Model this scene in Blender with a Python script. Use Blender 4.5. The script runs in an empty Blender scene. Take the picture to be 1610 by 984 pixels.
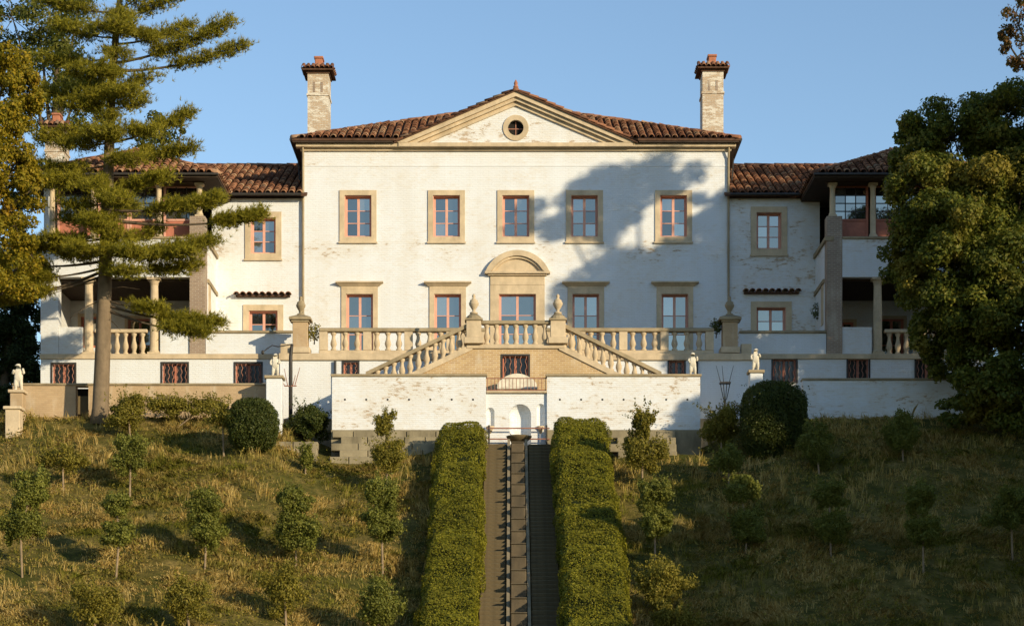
import bpy, math, random
import numpy as np
from mathutils import Vector, Matrix

random.seed(7)
rng = np.random.default_rng(7)
R = math.radians
scene = bpy.context.scene

# ------------------------------------------------------------------ camera
F, HZ, CXP = 3240.0, 1150.0, 805.0        # focal length, horizon row and centre column, in photograph pixels
CAMX, CAMY = -0.167, -90.0
cd = bpy.data.cameras.new("camera")
cam = bpy.data.objects.new("camera", cd)
scene.collection.objects.link(cam)
cam.location = (CAMX, CAMY, 0.0)
cam.rotation_euler = (R(90), 0, 0)
cd.sensor_width = 36.0
cd.lens = 36.0 * F / 1610.0
cd.shift_y = (HZ - 492.0) / 1610.0
cd.clip_start = 0.5
cd.clip_end = 9000.0
scene.camera = cam

# ------------------------------------------------------------------ sky and sun
SUN_AZ, SUN_EL = R(45), R(14.5)            # to the right of and behind the camera, low morning sun
world = bpy.data.worlds.new("World")
scene.world = world
world.use_nodes = True
wn = world.node_tree
for n in list(wn.nodes): wn.nodes.remove(n)
wo = wn.nodes.new("ShaderNodeOutputWorld")
wb = wn.nodes.new("ShaderNodeBackground")
ws = wn.nodes.new("ShaderNodeTexSky")
ws.sky_type = 'NISHITA'
ws.sun_disc = False
ws.sun_elevation = SUN_EL
ws.sun_rotation = math.pi - SUN_AZ
ws.altitude = 200.0
ws.air_density = 1.0
ws.dust_density = 0.1
ws.ozone_density = 2.0
wb.inputs[1].default_value = 0.15
wn.links.new(ws.outputs[0], wb.inputs[0])
wn.links.new(wb.outputs[0], wo.inputs[0])

sl = bpy.data.lights.new("sun", 'SUN')
sl.energy = 4.3
sl.angle = R(0.6)
sl.color = (1.0, 0.84, 0.565)
sun = bpy.data.objects.new("sun", sl)
scene.collection.objects.link(sun)
SUNV = Vector((math.sin(SUN_AZ) * math.cos(SUN_EL), -math.cos(SUN_AZ) * math.cos(SUN_EL), math.sin(SUN_EL)))
sun.rotation_euler = (-SUNV).to_track_quat('-Z', 'Y').to_euler()
sun.location = (60, -80, 60)

scene.view_settings.view_transform = 'Standard'
scene.view_settings.look = 'None'
scene.view_settings.exposure = 0.32
scene.view_settings.gamma = 1.0
scene.render.engine = 'CYCLES'
scene.cycles.use_denoising = True
scene.cycles.max_bounces = 6

# ------------------------------------------------------------------ helpers
COL = scene.collection

def at(px, py, Y):
    """photograph pixel at depth Y -> world x, z"""
    d = Y - CAMY
    return (CAMX + (px - CXP) * d / F, (HZ - py) * d / F)

def wx(px, Y): return at(px, 0, Y)[0]
def wz(py, Y): return at(0, py, Y)[1]

def wloc(o):
    v = Vector((0, 0, 0))
    while o is not None:
        v = v + o.location
        o = o.parent
    return v

def tag(o, label, cat, group=None, kind=None):
    if label: o["label"] = label
    if cat: o["category"] = cat
    if group: o["group"] = group
    if kind: o["kind"] = kind
    return o

def thing(name, label, cat, loc=(0, 0, 0), group=None):
    o = bpy.data.objects.new(name, None)
    o.empty_display_size = 0.3
    o.location = loc
    COL.objects.link(o)
    return tag(o, label, cat, group)

def part(name, me, mat, parent=None, loc=(0, 0, 0), rot=None, label=None, kind=None):
    """loc is in world space; every parent is unrotated"""
    o = bpy.data.objects.new(name, me)
    COL.objects.link(o)
    if mat is not None and not me.materials:
        me.materials.append(mat)
    base = wloc(parent) if parent is not None else Vector((0, 0, 0))
    o.parent = parent
    o.location = Vector(loc) - base
    if rot is not None: o.rotation_euler = rot
    if label: o["label"] = label
    if kind: o["kind"] = kind
    return o

def mesh_np(name, co, faces, smooth=False):
    """co: (n,3); faces: (m,k) all the same size"""
    co = np.asarray(co, dtype=np.float32); faces = np.asarray(faces, dtype=np.int32)
    me = bpy.data.meshes.new(name)
    m, k = faces.shape
    me.vertices.add(len(co)); me.vertices.foreach_set("co", co.ravel())
    me.loops.add(m * k); me.loops.foreach_set("vertex_index", faces.ravel())
    me.polygons.add(m); me.polygons.foreach_set("loop_start", np.arange(0, m * k, k, dtype=np.int32))
    if smooth: me.polygons.foreach_set("use_smooth", np.ones(m, dtype=bool))
    me.update(calc_edges=True)
    return me

class MB:
    def __init__(s): s.v = []; s.f = []
    def add(s, vs, fs):
        b = len(s.v); s.v += [tuple(p) for p in vs]; s.f += [tuple(i + b for i in f) for f in fs]; return s
    def box(s, x0, x1, y0, y1, z0, z1):
        if x0 > x1: x0, x1 = x1, x0
        return s.add([(x0,y0,z0),(x1,y0,z0),(x1,y1,z0),(x0,y1,z0),(x0,y0,z1),(x1,y0,z1),(x1,y1,z1),(x0,y1,z1)],
              [(0,3,2,1),(4,5,6,7),(0,1,5,4),(1,2,6,5),(2,3,7,6),(3,0,4,7)])
    def quad(s, a, b, c, d): return s.add([a, b, c, d], [(0, 1, 2, 3)])
    def prism(s, poly, y0, y1):
        """poly: list of (x,z) counter-clockwise seen from -y"""
        n = len(poly)
        vs = [(x, y0, z) for x, z in poly] + [(x, y1, z) for x, z in poly]
        fs = [tuple(range(n)), tuple(range(2 * n - 1, n - 1, -1))]
        for i in range(n):
            j = (i + 1) % n
            fs.append((i, i + n, j + n, j))
        return s.add(vs, fs)
    def tube(s, pts, rad, seg=6, caps=True):
        pts = [Vector(p) for p in pts]
        if not hasattr(rad, '__len__'): rad = [rad] * len(pts)
        b = len(s.v)
        for i, p in enumerate(pts):
            a = pts[max(i - 1, 0)]; c = pts[min(i + 1, len(pts) - 1)]
            t = (c - a).normalized()
            ref = Vector((0, 1, 0)) if abs(t.y) < 0.8 else Vector((1, 0, 0))
            u = t.cross(ref).normalized(); w = t.cross(u)
            for k in range(seg):
                an = 2 * math.pi * k / seg
                s.v.append(tuple(p + (u * math.cos(an) + w * math.sin(an)) * rad[i]))
        for i in range(len(pts) - 1):
            for k in range(seg):
                k2 = (k + 1) % seg
                s.f.append((b + i*seg + k, b + i*seg + k2, b + (i+1)*seg + k2, b + (i+1)*seg + k))
        if caps:
            s.f.append(tuple(b + k for k in range(seg))[::-1])
            e = b + (len(pts) - 1) * seg
            s.f.append(tuple(e + k for k in range(seg)))
        return s
    def lathe(s, prof, c=(0, 0, 0), seg=10):
        """prof: list of (r,z)"""
        b = len(s.v)
        for r, z in prof:
            for k in range(seg):
                an = 2 * math.pi * k / seg
                s.v.append((c[0] + r * math.cos(an), c[1] + r * math.sin(an), c[2] + z))
        for i in range(len(prof) - 1):
            for k in range(seg):
                k2 = (k + 1) % seg
                s.f.append((b + i*seg + k, b + i*seg + k2, b + (i+1)*seg + k2, b + (i+1)*seg + k))
        s.f.append(tuple(b + k for k in range(seg))[::-1])
        e = b + (len(prof) - 1) * seg
        s.f.append(tuple(e + k for k in range(seg)))
        return s
    def wall(s, x0, x1, z0, z1, y, holes=(), thick=0.4):
        """front face at y, back at y+thick, rectangular holes (x0,x1,z0,z1) with reveals"""
        xs = sorted({x0, x1} | {h[0] for h in holes} | {h[1] for h in holes})
        zs = sorted({z0, z1} | {h[2] for h in holes} | {h[3] for h in holes})
        xs = [x for x in xs if x0 <= x <= x1]; zs = [z for z in zs if z0 <= z <= z1]
        def hole(i, k):
            if not (0 <= i < len(xs) - 1 and 0 <= k < len(zs) - 1): return True
            cx, cz = (xs[i] + xs[i+1]) / 2, (zs[k] + zs[k+1]) / 2
            return any(h[0] < cx < h[1] and h[2] < cz < h[3] for h in holes)
        yb = y + thick
        for i in range(len(xs) - 1):
            for k in range(len(zs) - 1):
                if hole(i, k): continue
                a, b_, c, d = xs[i], xs[i+1], zs[k], zs[k+1]
                s.quad((a,y,c),(b_,y,c),(b_,y,d),(a,y,d))
                s.quad((b_,yb,c),(a,yb,c),(a,yb,d),(b_,yb,d))
                if hole(i-1, k): s.quad((a,yb,c),(a,y,c),(a,y,d),(a,yb,d))
                if hole(i+1, k): s.quad((b_,y,c),(b_,yb,c),(b_,yb,d),(b_,y,d))
                if hole(i, k-1): s.quad((a,yb,c),(b_,yb,c),(b_,y,c),(a,y,c))
                if hole(i, k+1): s.quad((a,y,d),(b_,y,d),(b_,yb,d),(a,yb,d))
        return s
    def mesh(s, name, smooth=False, bevel=0.0):
        me = bpy.data.meshes.new(name)
        me.from_pydata(s.v, [], s.f)
        if bevel:
            import bmesh
            bm = bmesh.new(); bm.from_mesh(me)
            bmesh.ops.bevel(bm, geom=list(bm.edges), offset=bevel, segments=1, affect='EDGES', clamp_overlap=True)
            bm.to_mesh(me); bm.free()
        if smooth:
            for p in me.polygons: p.use_smooth = True
        me.update()
        return me

def vnoise(x, y, seed=0, scale=1.0):
    """cheap value noise, numpy, 0..1"""
    x = np.asarray(x, float) / scale; y = np.asarray(y, float) / scale
    xi = np.floor(x).astype(np.int64); yi = np.floor(y).astype(np.int64)
    xf = x - xi; yf = y - yi
    xf = xf * xf * (3 - 2 * xf); yf = yf * yf * (3 - 2 * yf)
    def h(a, b):
        n = (a * 374761393 + b * 668265263 + seed * 974711) & 0x7fffffff
        n = ((n ^ (n >> 13)) * 1274126177) & 0x7fffffff
        return ((n ^ (n >> 16)) & 0xffff) / 65535.0
    return (h(xi, yi) * (1 - xf) + h(xi + 1, yi) * xf) * (1 - yf) + (h(xi, yi + 1) * (1 - xf) + h(xi + 1, yi + 1) * xf) * yf

# ------------------------------------------------------------------ materials
class NT:
    def __init__(s, name):
        s.m = bpy.data.materials.new(name); s.m.use_nodes = True
        s.t = s.m.node_tree
        for n in list(s.t.nodes): s.t.nodes.remove(n)
        s.out = s.n("ShaderNodeOutputMaterial")
    def n(s, typ, **kw):
        nd = s.t.nodes.new(typ)
        for k, v in kw.items():
            if k.startswith("i_"):
                key = k[2:]
                nd.inputs[int(key) if key.isdigit() else key.replace("_", " ")].default_value = v
            else: setattr(nd, k, v)
        return nd
    def l(s, a, b): s.t.links.new(a, b)
    def mix(s, fac, a, b, blend='MIX'):
        nd = s.n("ShaderNodeMix", data_type='RGBA', blend_type=blend)
        s.setin(nd.inputs[0], fac); s.setin(nd.inputs[6], a); s.setin(nd.inputs[7], b)
        return nd.outputs[2]
    def setin(s, sock, v):
        if isinstance(v, bpy.types.NodeSocket): s.l(v, sock)
        elif isinstance(v, tuple) and len(v) == 3: sock.default_value = (*v, 1)
        else: sock.default_value = v
    def math(s, op, a, b=None, clamp=False):
        nd = s.n("ShaderNodeMath", operation=op, use_clamp=clamp)
        s.setin(nd.inputs[0], a)
        if b is not None: s.setin(nd.inputs[1], b)
        return nd.outputs[0]
    def coord(s, scale=(1, 1, 1)):
        tc = s.n("ShaderNodeTexCoord"); mp = s.n("ShaderNodeMapping")
        mp.inputs["Scale"].default_value = scale
        s.l(tc.outputs["Object"], mp.inputs[0]); return mp.outputs[0]
    def noise(s, vec, scale, detail=4, rough=0.55, dist=0.0):
        nd = s.n("ShaderNodeTexNoise"); s.l(vec, nd.inputs["Vector"])
        nd.inputs["Scale"].default_value = scale; nd.inputs["Detail"].default_value = detail
        nd.inputs["Roughness"].default_value = rough; nd.inputs["Distortion"].default_value = dist
        return nd.outputs[0]
    def ramp(s, fac, stops, interp='LINEAR'):
        nd = s.n("ShaderNodeValToRGB"); cr = nd.color_ramp; cr.interpolation = interp
        while len(cr.elements) < len(stops): cr.elements.new(0.5)
        for e, (p, c) in zip(cr.elements, stops):
            e.position = p; e.color = (*c, 1) if isinstance(c, tuple) else (c, c, c, 1)
        s.l(fac, nd.inputs[0]); return nd.outputs[0]
    def princ(s, col, rough=0.8, spec=0.2, bump=None, bstr=0.3, bdist=0.02, metal=0.0):
        p = s.n("ShaderNodeBsdfPrincipled")
        s.setin(p.inputs["Base Color"], col); s.setin(p.inputs["Roughness"], rough)
        p.inputs["Specular IOR Level"].default_value = spec; p.inputs["Metallic"].default_value = metal
        if bump is not None:
            b = s.n("ShaderNodeBump"); b.inputs["Strength"].default_value = bstr; b.inputs["Distance"].default_value = bdist
            s.l(bump, b.inputs["Height"]); s.l(b.outputs[0], p.inputs["Normal"])
        s.l(p.outputs[0], s.out.inputs[0]); return p

def brick_vec(t):
    """object coordinates folded to (x+y, z) so courses run level on every upright wall"""
    tc = t.n("ShaderNodeTexCoord"); sp = t.n("ShaderNodeSeparateXYZ"); cb = t.n("ShaderNodeCombineXYZ")
    t.l(tc.outputs["Object"], sp.inputs[0])
    t.l(t.math('ADD', sp.outputs[0], sp.outputs[1]), cb.inputs[0]); t.l(sp.outputs[2], cb.inputs[1])
    return cb.outputs[0]

def brick_tex(t, vec, c1, c2, mortar, scale=1.0):
    b = t.n("ShaderNodeTexBrick"); t.l(vec, b.inputs["Vector"])
    b.inputs["Color1"].default_value = (*c1, 1); b.inputs["Color2"].default_value = (*c2, 1); b.inputs["Mortar"].default_value = (*mortar, 1)
    b.inputs["Scale"].default_value = scale; b.inputs["Mortar Size"].default_value = 0.012
    b.inputs["Brick Width"].default_value = 0.24; b.inputs["Row Height"].default_value = 0.08
    return b

def painted_brick(name, peel, white=(0.74, 0.76, 0.785), band=None):
    """white limewash over brick; peel 0..1 = how much brick shows through"""
    t = NT(name); v = brick_vec(t)
    br = brick_tex(t, v, (0.48, 0.33, 0.20), (0.38, 0.26, 0.16), (0.50, 0.44, 0.35))
    mp = t.n("ShaderNodeMapping"); mp.inputs["Scale"].default_value = (1.0, 1.7, 1.0); t.l(v, mp.inputs[0])
    big = t.noise(mp.outputs[0], 0.42, 3, 0.5)
    mp2 = t.n("ShaderNodeMapping"); mp2.inputs["Scale"].default_value = (1.0, 2.8, 1.0); t.l(v, mp2.inputs[0])
    fine = t.noise(mp2.outputs[0], 3.6, 6, 0.7)
    mid = t.noise(mp.outputs[0], 1.5, 3, 0.5, 0.6)
    f = t.math('ADD', t.math('ADD', t.math('MULTIPLY', big, 0.26), t.math('MULTIPLY', mid, 0.26)), t.math('MULTIPLY', fine, 0.48))
    if band:                                                # paint has flaked most in the course below the upper sills
        sv = t.n("ShaderNodeSeparateXYZ"); t.l(v, sv.inputs[0])
        zz = t.math('DIVIDE', t.math('SUBTRACT', sv.outputs[1], band[0]), band[1] - band[0])
        f = t.math('ADD', f, t.ramp(zz, [(0.0, 0.0), (0.55, 0.055), (0.9, 0.055), (1.0, 0.0)]))
    lo = 0.685 - 0.15 * peel
    mask = t.ramp(f, [(lo - 0.012, 0.0), (lo + 0.02, 1.0)])
    soft = t.ramp(f, [(lo - 0.13, 0.0), (lo + 0.02, 1.0)])
    dirt = t.noise(t.coord((1, 1, 0.22)), 0.9, 5, 0.6)
    wcol = t.mix(t.ramp(dirt, [(0.40, 0.0), (0.75, 0.40)]), white, (0.60, 0.55, 0.47))
    wcol = t.mix(t.math('MULTIPLY', soft, 0.45), wcol, (0.62, 0.52, 0.38))
    wcol = t.mix(t.math('MULTIPLY', br.outputs["Fac"], 0.10), wcol, (0.5, 0.46, 0.38))
    col = t.mix(t.math('MULTIPLY', mask, 0.85), wcol, br.outputs["Color"])
    h = t.math('SUBTRACT', t.math('SUBTRACT', fine, t.math('MULTIPLY', br.outputs["Fac"], 0.9)), t.math('MULTIPLY', mask, 0.5))
    t.princ(col, 0.9, 0.1, h, 0.55, 0.02)
    return t.m

def bare_brick(name, c1, c2, mortar):
    t = NT(name); v = brick_vec(t)
    br = brick_tex(t, v, c1, c2, mortar)
    n = t.noise(t.coord(), 0.8, 5, 0.6)
    col = t.mix(t.ramp(n, [(0.35, 0.0), (0.7, 0.5)]), br.outputs["Color"], tuple(c * 0.62 for c in c1))
    n2 = t.noise(t.coord((1, 1, 0.3)), 2.2, 4)
    col = t.mix(t.ramp(n2, [(0.55, 0.0), (0.72, 0.45)]), col, (0.62, 0.54, 0.42))
    t.princ(col, 0.9, 0.1, br.outputs["Fac"], 0.5, -0.015)
    return t.m

def stone(name, c, stain=(0.16, 0.13, 0.08), amt=0.6, scale=1.0):
    t = NT(name)
    v = t.coord((1, 1, 1))
    n = t.noise(v, 2.0 * scale, 6, 0.65); g = t.noise(v, 16 * scale, 4, 0.6)
    s = t.noise(t.coord((1, 1, 0.25)), 1.3 * scale, 5, 0.65)
    col = t.mix(t.ramp(n, [(0.3, 0.0), (0.7, 1.0)]), tuple(x * 0.78 for x in c), tuple(min(1, x * 1.12) for x in c))
    col = t.mix(t.ramp(s, [(0.46, 0.0), (0.72, amt)]), col, stain)
    geo = t.n("ShaderNodeNewGeometry"); sp = t.n("ShaderNodeSeparateXYZ"); t.l(geo.outputs["Normal"], sp.inputs[0])
    up = t.math('MULTIPLY', t.math('MAXIMUM', sp.outputs[2], 0.0), t.ramp(n, [(0.3, 0.25), (0.6, 0.9)]))
    col = t.mix(t.math('MULTIPLY', up, 0.7 * amt), col, (0.12, 0.11, 0.07))   # lichen settles on top faces
    t.princ(col, 0.92, 0.1, t.math('ADD', n, t.math('MULTIPLY', g, 0.5)), 0.5, 0.02)
    return t.m

def leafmat(name, cols, trans=0.28, rough=0.6, patch=None):
    """cols: colours picked at random leaf by leaf; patch: extra colour in broad patches"""
    t = NT(name)
    geo = t.n("ShaderNodeNewGeometry")
    k = len(cols)
    col = t.ramp(geo.outputs["Random Per Island"], [(i / (k - 1), c) for i, c in enumerate(cols)])
    big = t.noise(t.coord(), 0.5, 3, 0.5)
    col = t.mix(t.ramp(big, [(0.3, 0.0), (0.7, 1.0)]), col, t.mix(0.35, col, tuple(c * 0.45 for c in cols[0])))
    if patch:
        p = t.noise(t.coord(), patch[1], 3, 0.5)
        col = t.mix(t.ramp(p, [(patch[2], 0.0), (patch[2] + 0.12, 0.9)]), col, patch[0])
    d = t.n("ShaderNodeBsdfPrincipled"); t.l(col, d.inputs["Base Color"]); d.inputs["Roughness"].default_value = rough
    d.inputs["Specular IOR Level"].default_value = 0.25
    tr = t.n("ShaderNodeBsdfTranslucent"); t.l(t.mix(0.5, col, (0.25, 0.28, 0.03), 'MIX'), tr.inputs[0])
    mx = t.n("ShaderNodeMixShader"); mx.inputs[0].default_value = trans
    t.l(d.outputs[0], mx.inputs[1]); t.l(tr.outputs[0], mx.inputs[2]); t.l(mx.outputs[0], t.out.inputs[0])
    return t.m

def plain(name, c, rough=0.7, spec=0.3, var=0.25, metal=0.0, scale=6.0):
    t = NT(name); n = t.noise(t.coord(), scale, 4, 0.6)
    col = t.mix(t.ramp(n, [(0.3, 0.0), (0.7, 1.0)]), tuple(x * (1 - var) for x in c), tuple(min(1, x * (1 + var)) for x in c))
    t.princ(col, rough, spec, n, 0.2, 0.01, metal)
    return t.m

def tile_mat():
    t = NT("terracotta_tile")
    oi = t.n("ShaderNodeObjectInfo"); geo = t.n("ShaderNodeNewGeometry")
    r = t.math('FRACT', t.math('ADD', t.math('MULTIPLY', oi.outputs["Random"], 3.7), t.math('MULTIPLY', geo.outputs["Random Per Island"], 5.3)))
    col = t.ramp(r, [(0.0, (0.12, 0.056, 0.034)), (0.35, (0.22, 0.095, 0.052)), (0.7, (0.33, 0.155, 0.085)), (0.9, (0.40, 0.25, 0.15)), (1.0, (0.20, 0.13, 0.09))])
    tc = t.n("ShaderNodeTexCoord")
    n = t.noise(tc.outputs["Object"], 5.0, 5, 0.65)
    col = t.mix(t.ramp(n, [(0.45, 0.0), (0.75, 0.6)]), col, (0.08, 0.06, 0.045))
    t.princ(col, 0.9, 0.1, n, 0.35, 0.01)
    return t.m

def glass_mat():
    t = NT("window_glass")
    n = t.noise(t.coord(), 1.6, 2, 0.5)
    d = t.n("ShaderNodeBsdfDiffuse"); d.inputs[0].default_value = (0.018, 0.022, 0.026, 1)
    g = t.n("ShaderNodeBsdfGlossy"); g.inputs[0].default_value = (1.0, 0.98, 0.88, 1); g.inputs["Roughness"].default_value = 0.03
    b = t.n("ShaderNodeBump"); b.inputs["Strength"].default_value = 0.12; b.inputs["Distance"].default_value = 0.02
    t.l(n, b.inputs["Height"]); t.l(b.outputs[0], g.inputs["Normal"])
    mx = t.n("ShaderNodeMixShader"); oi = t.n("ShaderNodeObjectInfo")
    t.l(t.math('ADD', t.math('MULTIPLY', oi.outputs["Random"], 0.20), 0.19), mx.inputs[0])
    t.l(t.mix(t.ramp(oi.outputs["Random"], [(0.55, 0.0), (0.9, 0.5)]), (0.016, 0.019, 0.022), (0.16, 0.15, 0.13)), d.inputs[0])
    t.l(d.outputs[0], mx.inputs[1]); t.l(g.outputs[0], mx.inputs[2]); t.l(mx.outputs[0], t.out.inputs[0])
    return t.m

def ground_mat():
    t = NT("dry_hillside")
    v = t.coord()
    n = t.noise(v, 0.35, 4, 0.6); m = t.noise(v, 1.7, 5, 0.65); f = t.noise(v, 9.0, 4, 0.7)
    col = t.ramp(m, [(0.30, (0.060, 0.054, 0.012)), (0.5, (0.15, 0.118, 0.030)), (0.72, (0.32, 0.225, 0.075))])
    col = t.mix(t.ramp(n, [(0.42, 0.0), (0.60, 0.75)]), col, (0.055, 0.066, 0.012))
    col = t.mix(t.ramp(f, [(0.45, 0.0), (0.7, 0.6)]), col, (0.05, 0.036, 0.018))
    t.princ(col, 0.95, 0.05, t.math('ADD', m, f), 0.8, 0.08)
    return t.m

def grass_mat():
    t = NT("dry_grass")
    geo = t.n("ShaderNodeNewGeometry")
    r = geo.outputs["Random Per Island"]
    gold = t.ramp(r, [(0.0, (0.30, 0.19, 0.045)), (0.5, (0.50, 0.34, 0.095)), (1.0, (0.66, 0.50, 0.20))])
    green = t.ramp(r, [(0.0, (0.075, 0.088, 0.008)), (0.5, (0.145, 0.145, 0.012)), (1.0, (0.25, 0.22, 0.025))])
    v = t.coord()
    n = t.noise(t.coord((0.6, 1.0, 1.0)), 0.5, 4, 0.62); m = t.noise(t.coord((0.5, 1.3, 1.0)), 2.2, 3, 0.5)
    f = t.math('ADD', t.math('MULTIPLY', n, 0.65), t.math('MULTIPLY', m, 0.35))
    col = t.mix(t.ramp(f, [(0.42, 0.0), (0.54, 1.0)]), green, gold)
    d = t.n("ShaderNodeBsdfPrincipled"); t.l(col, d.inputs["Base Color"]); d.inputs["Roughness"].default_value = 0.7
    d.inputs["Specular IOR Level"].default_value = 0.15
    tr = t.n("ShaderNodeBsdfTranslucent"); t.l(col, tr.inputs[0])
    mx = t.n("ShaderNodeMixShader"); mx.inputs[0].default_value = 0.25
    t.l(d.outputs[0], mx.inputs[1]); t.l(tr.outputs[0], mx.inputs[2]); t.l(mx.outputs[0], t.out.inputs[0])
    return t.m

M = dict(
    white=painted_brick("white_painted_brick", 0.40, band=(20.1, 21.5)),
    worn=painted_brick("worn_white_painted_brick", 0.80),
    chim=painted_brick("peeling_chimney_brick", 1.35, (0.70, 0.66, 0.58)),
    gable=painted_brick("peeling_gable_brick", 0.85),
    smooth=painted_brick("white_rendered_wall", 0.0),
    brick=bare_brick("tan_brick", (0.58, 0.40, 0.20), (0.44, 0.28, 0.14), (0.62, 0.50, 0.34)),
    pierbrick=bare_brick("pale_brown_brick", (0.36, 0.26, 0.19), (0.28, 0.20, 0.15), (0.44, 0.38, 0.31)),
    tanwall=bare_brick("sandy_wall", (0.52, 0.37, 0.22), (0.46, 0.32, 0.19), (0.50, 0.37, 0.23)),
    stone=stone("limestone", (0.60, 0.475, 0.32), (0.22, 0.17, 0.10), amt=0.35),
    coping=stone("weathered_coping", (0.38, 0.30, 0.19), amt=0.7),
    step=stone("grey_step_stone", (0.155, 0.115, 0.062), (0.05, 0.040, 0.024), 0.7),
    block=stone("garden_block_stone", (0.30, 0.25, 0.16), (0.10, 0.085, 0.055), 0.7),
    marble=stone("statue_stone", (0.72, 0.66, 0.54), (0.30, 0.26, 0.19), 0.5, 2.0),
    pink=plain("salmon_paint", (0.64, 0.34, 0.255), 0.6, 0.3, 0.10),
    redpanel=plain("red_panel_paint", (0.46, 0.17, 0.11), 0.6, 0.3, 0.12),
    cascade=stone("damp_cascade_stone", (0.12, 0.092, 0.058), (0.05, 0.045, 0.035), 0.8),
    dimglass=plain("dusty_basement_glass", (0.022, 0.022, 0.022), 0.25, 0.5, 0.4),  # dark colour and low gloss keep the sky's reflection out of these panes
    glass=glass_mat(), tile=tile_mat(),
    iron=plain("dark_iron", (0.035, 0.03, 0.026), 0.55, 0.4, 0.2),
    rust=plain("rust_red_iron", (0.30, 0.14, 0.095), 0.7, 0.3, 0.25),
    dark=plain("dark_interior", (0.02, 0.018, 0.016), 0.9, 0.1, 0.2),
    soffit=plain("dark_timber_soffit", (0.055, 0.038, 0.026), 0.8, 0.2, 0.25),
    flue=plain("terracotta_flue", (0.40, 0.16, 0.09), 0.8, 0.2, 0.2),
    underroof=plain("clay_roof_bed", (0.10, 0.055, 0.035), 0.9, 0.1, 0.3),
    bark=stone("pine_bark", (0.21, 0.155, 0.10), (0.08, 0.06, 0.04), 0.6, 2.0),
    twig=plain("twig_bark", (0.10, 0.075, 0.05), 0.9, 0.1, 0.3),
    stem=plain("pale_stem", (0.26, 0.19, 0.12), 0.9, 0.1, 0.3),
    core=plain("dark_inner_foliage", (0.018, 0.024, 0.008), 0.95, 0.05, 0.4, scale=9.0),  # near-black colour stands for the shade inside dense foliage
    ground=ground_mat(), grass=grass_mat(),
    hedge=leafmat("hedge_leaf", [(0.095, 0.10, 0.006), (0.20, 0.185, 0.009), (0.32, 0.27, 0.020)], 0.22),
    shrub=leafmat("shrub_leaf", [(0.095, 0.110, 0.016), (0.175, 0.18, 0.028), (0.26, 0.25, 0.045)], 0.25),
    dryshrub=leafmat("dry_shrub_leaf", [(0.13, 0.118, 0.014), (0.22, 0.185, 0.024), (0.33, 0.26, 0.042)], 0.28),
    clip=leafmat("clipped_bush_leaf", [(0.034, 0.050, 0.008), (0.060, 0.076, 0.012), (0.10, 0.105, 0.018)], 0.2),
    pine=leafmat("pine_needle", [(0.16, 0.15, 0.012), (0.29, 0.255, 0.018), (0.42, 0.34, 0.030)], 0.32),
    oak=leafmat("maple_leaf", [(0.065, 0.088, 0.010), (0.125, 0.14, 0.016), (0.22, 0.195, 0.024)], 0.3, patch=((0.24, 0.185, 0.025), 0.6, 0.54)),
    rusty=leafmat("russet_leaf", [(0.09, 0.07, 0.03), (0.19, 0.10, 0.035), (0.30, 0.13, 0.045)], 0.3),
    autumn=leafmat("autumn_leaf", [(0.16, 0.145, 0.010), (0.31, 0.24, 0.014), (0.46, 0.30, 0.02)], 0.38, patch=((0.46, 0.22, 0.018), 0.5, 0.62)),
    deep=leafmat("deep_green_leaf", [(0.018, 0.034, 0.010), (0.032, 0.050, 0.013), (0.05, 0.068, 0.016)], 0.15),
    mid=leafmat("mid_green_leaf", [(0.070, 0.085, 0.012), (0.125, 0.130, 0.018), (0.19, 0.170, 0.028)], 0.3),
)

# ------------------------------------------------------------------ ground
def sstep(a, b, x):
    t = np.clip((x - a) / (b - a), 0, 1); return t * t * (3 - 2 * t)

def ground(x, y):
    x = np.asarray(x, float); y = np.asarray(y, float)
    side = sstep(6.5, 10.0, np.abs(x))
    z = 11.0 + 0.5 * (y + 11.0) + 0.5 * side
    top = 11.0 + 1.25 * side
    z = np.minimum(z, top)
    z = np.maximum(z, -1.7)
    n = (vnoise(x, y, 3, 3.1) - 0.5) * 0.55 + (vnoise(x, y, 5, 1.1) - 0.5) * 0.22
    slope = sstep(-40, -34, y) * (1 - sstep(-10.6, -9.6, y))
    away = sstep(1.4, 3.0, np.abs(x - 0.05))
    z = z + n * slope * away
    z = z - 0.06 * (1 - away) * slope
    bed = sstep(2.6, 3.4, np.abs(x)) * (1 - sstep(9.7, 10.6, np.abs(x)))
    z = z - .55 * bed * sstep(-14.5, -11.4, y) * (1 - sstep(-9.6, -9.0, y))
    back = sstep(1.0, 9.0, y) * 3.6 + sstep(20.0, 22.5, np.abs(x)) * sstep(-9, 2, y) * (1 - sstep(1.0, 9.0, y)) * 2.0
    return z + back

gx = np.concatenate([[-4000, -1500, -600, -250, -120, -70, -45, -34], np.arange(-28, 28.01, 0.35), [34, 45, 70, 120, 250, 600, 1500, 4000]])
gy = np.concatenate([[-4000, -1500, -600, -300, -150, -90, -60, -48, -42], np.arange(-38, -8, 0.35), np.arange(-8, 14, 2.0), [20, 40, 90, 200, 500, 1500, 4000]])
GX, GY = np.meshgrid(gx, gy)
gz = ground(GX, GY)
nx, ny = len(gx), len(gy)
ii = (np.arange(ny - 1)[:, None] * nx + np.arange(nx - 1)[None, :]).ravel()
gme = mesh_np("ground", np.stack([GX.ravel(), GY.ravel(), gz.ravel()], 1), np.stack([ii, ii + 1, ii + nx + 1, ii + nx], 1), True)
g = part("ground", gme, M['ground']); g["kind"] = "structure"

def on_ground(px, py):
    """where the sight line of a photograph pixel meets the hillside"""
    for d in np.arange(50, 90, 0.05):
        x, z = CAMX + (px - CXP) * d / F, (HZ - py) * d / F
        if float(ground(x, d + CAMY)) >= z: return x, d + CAMY, z
    return x, -9.8, z

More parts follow.
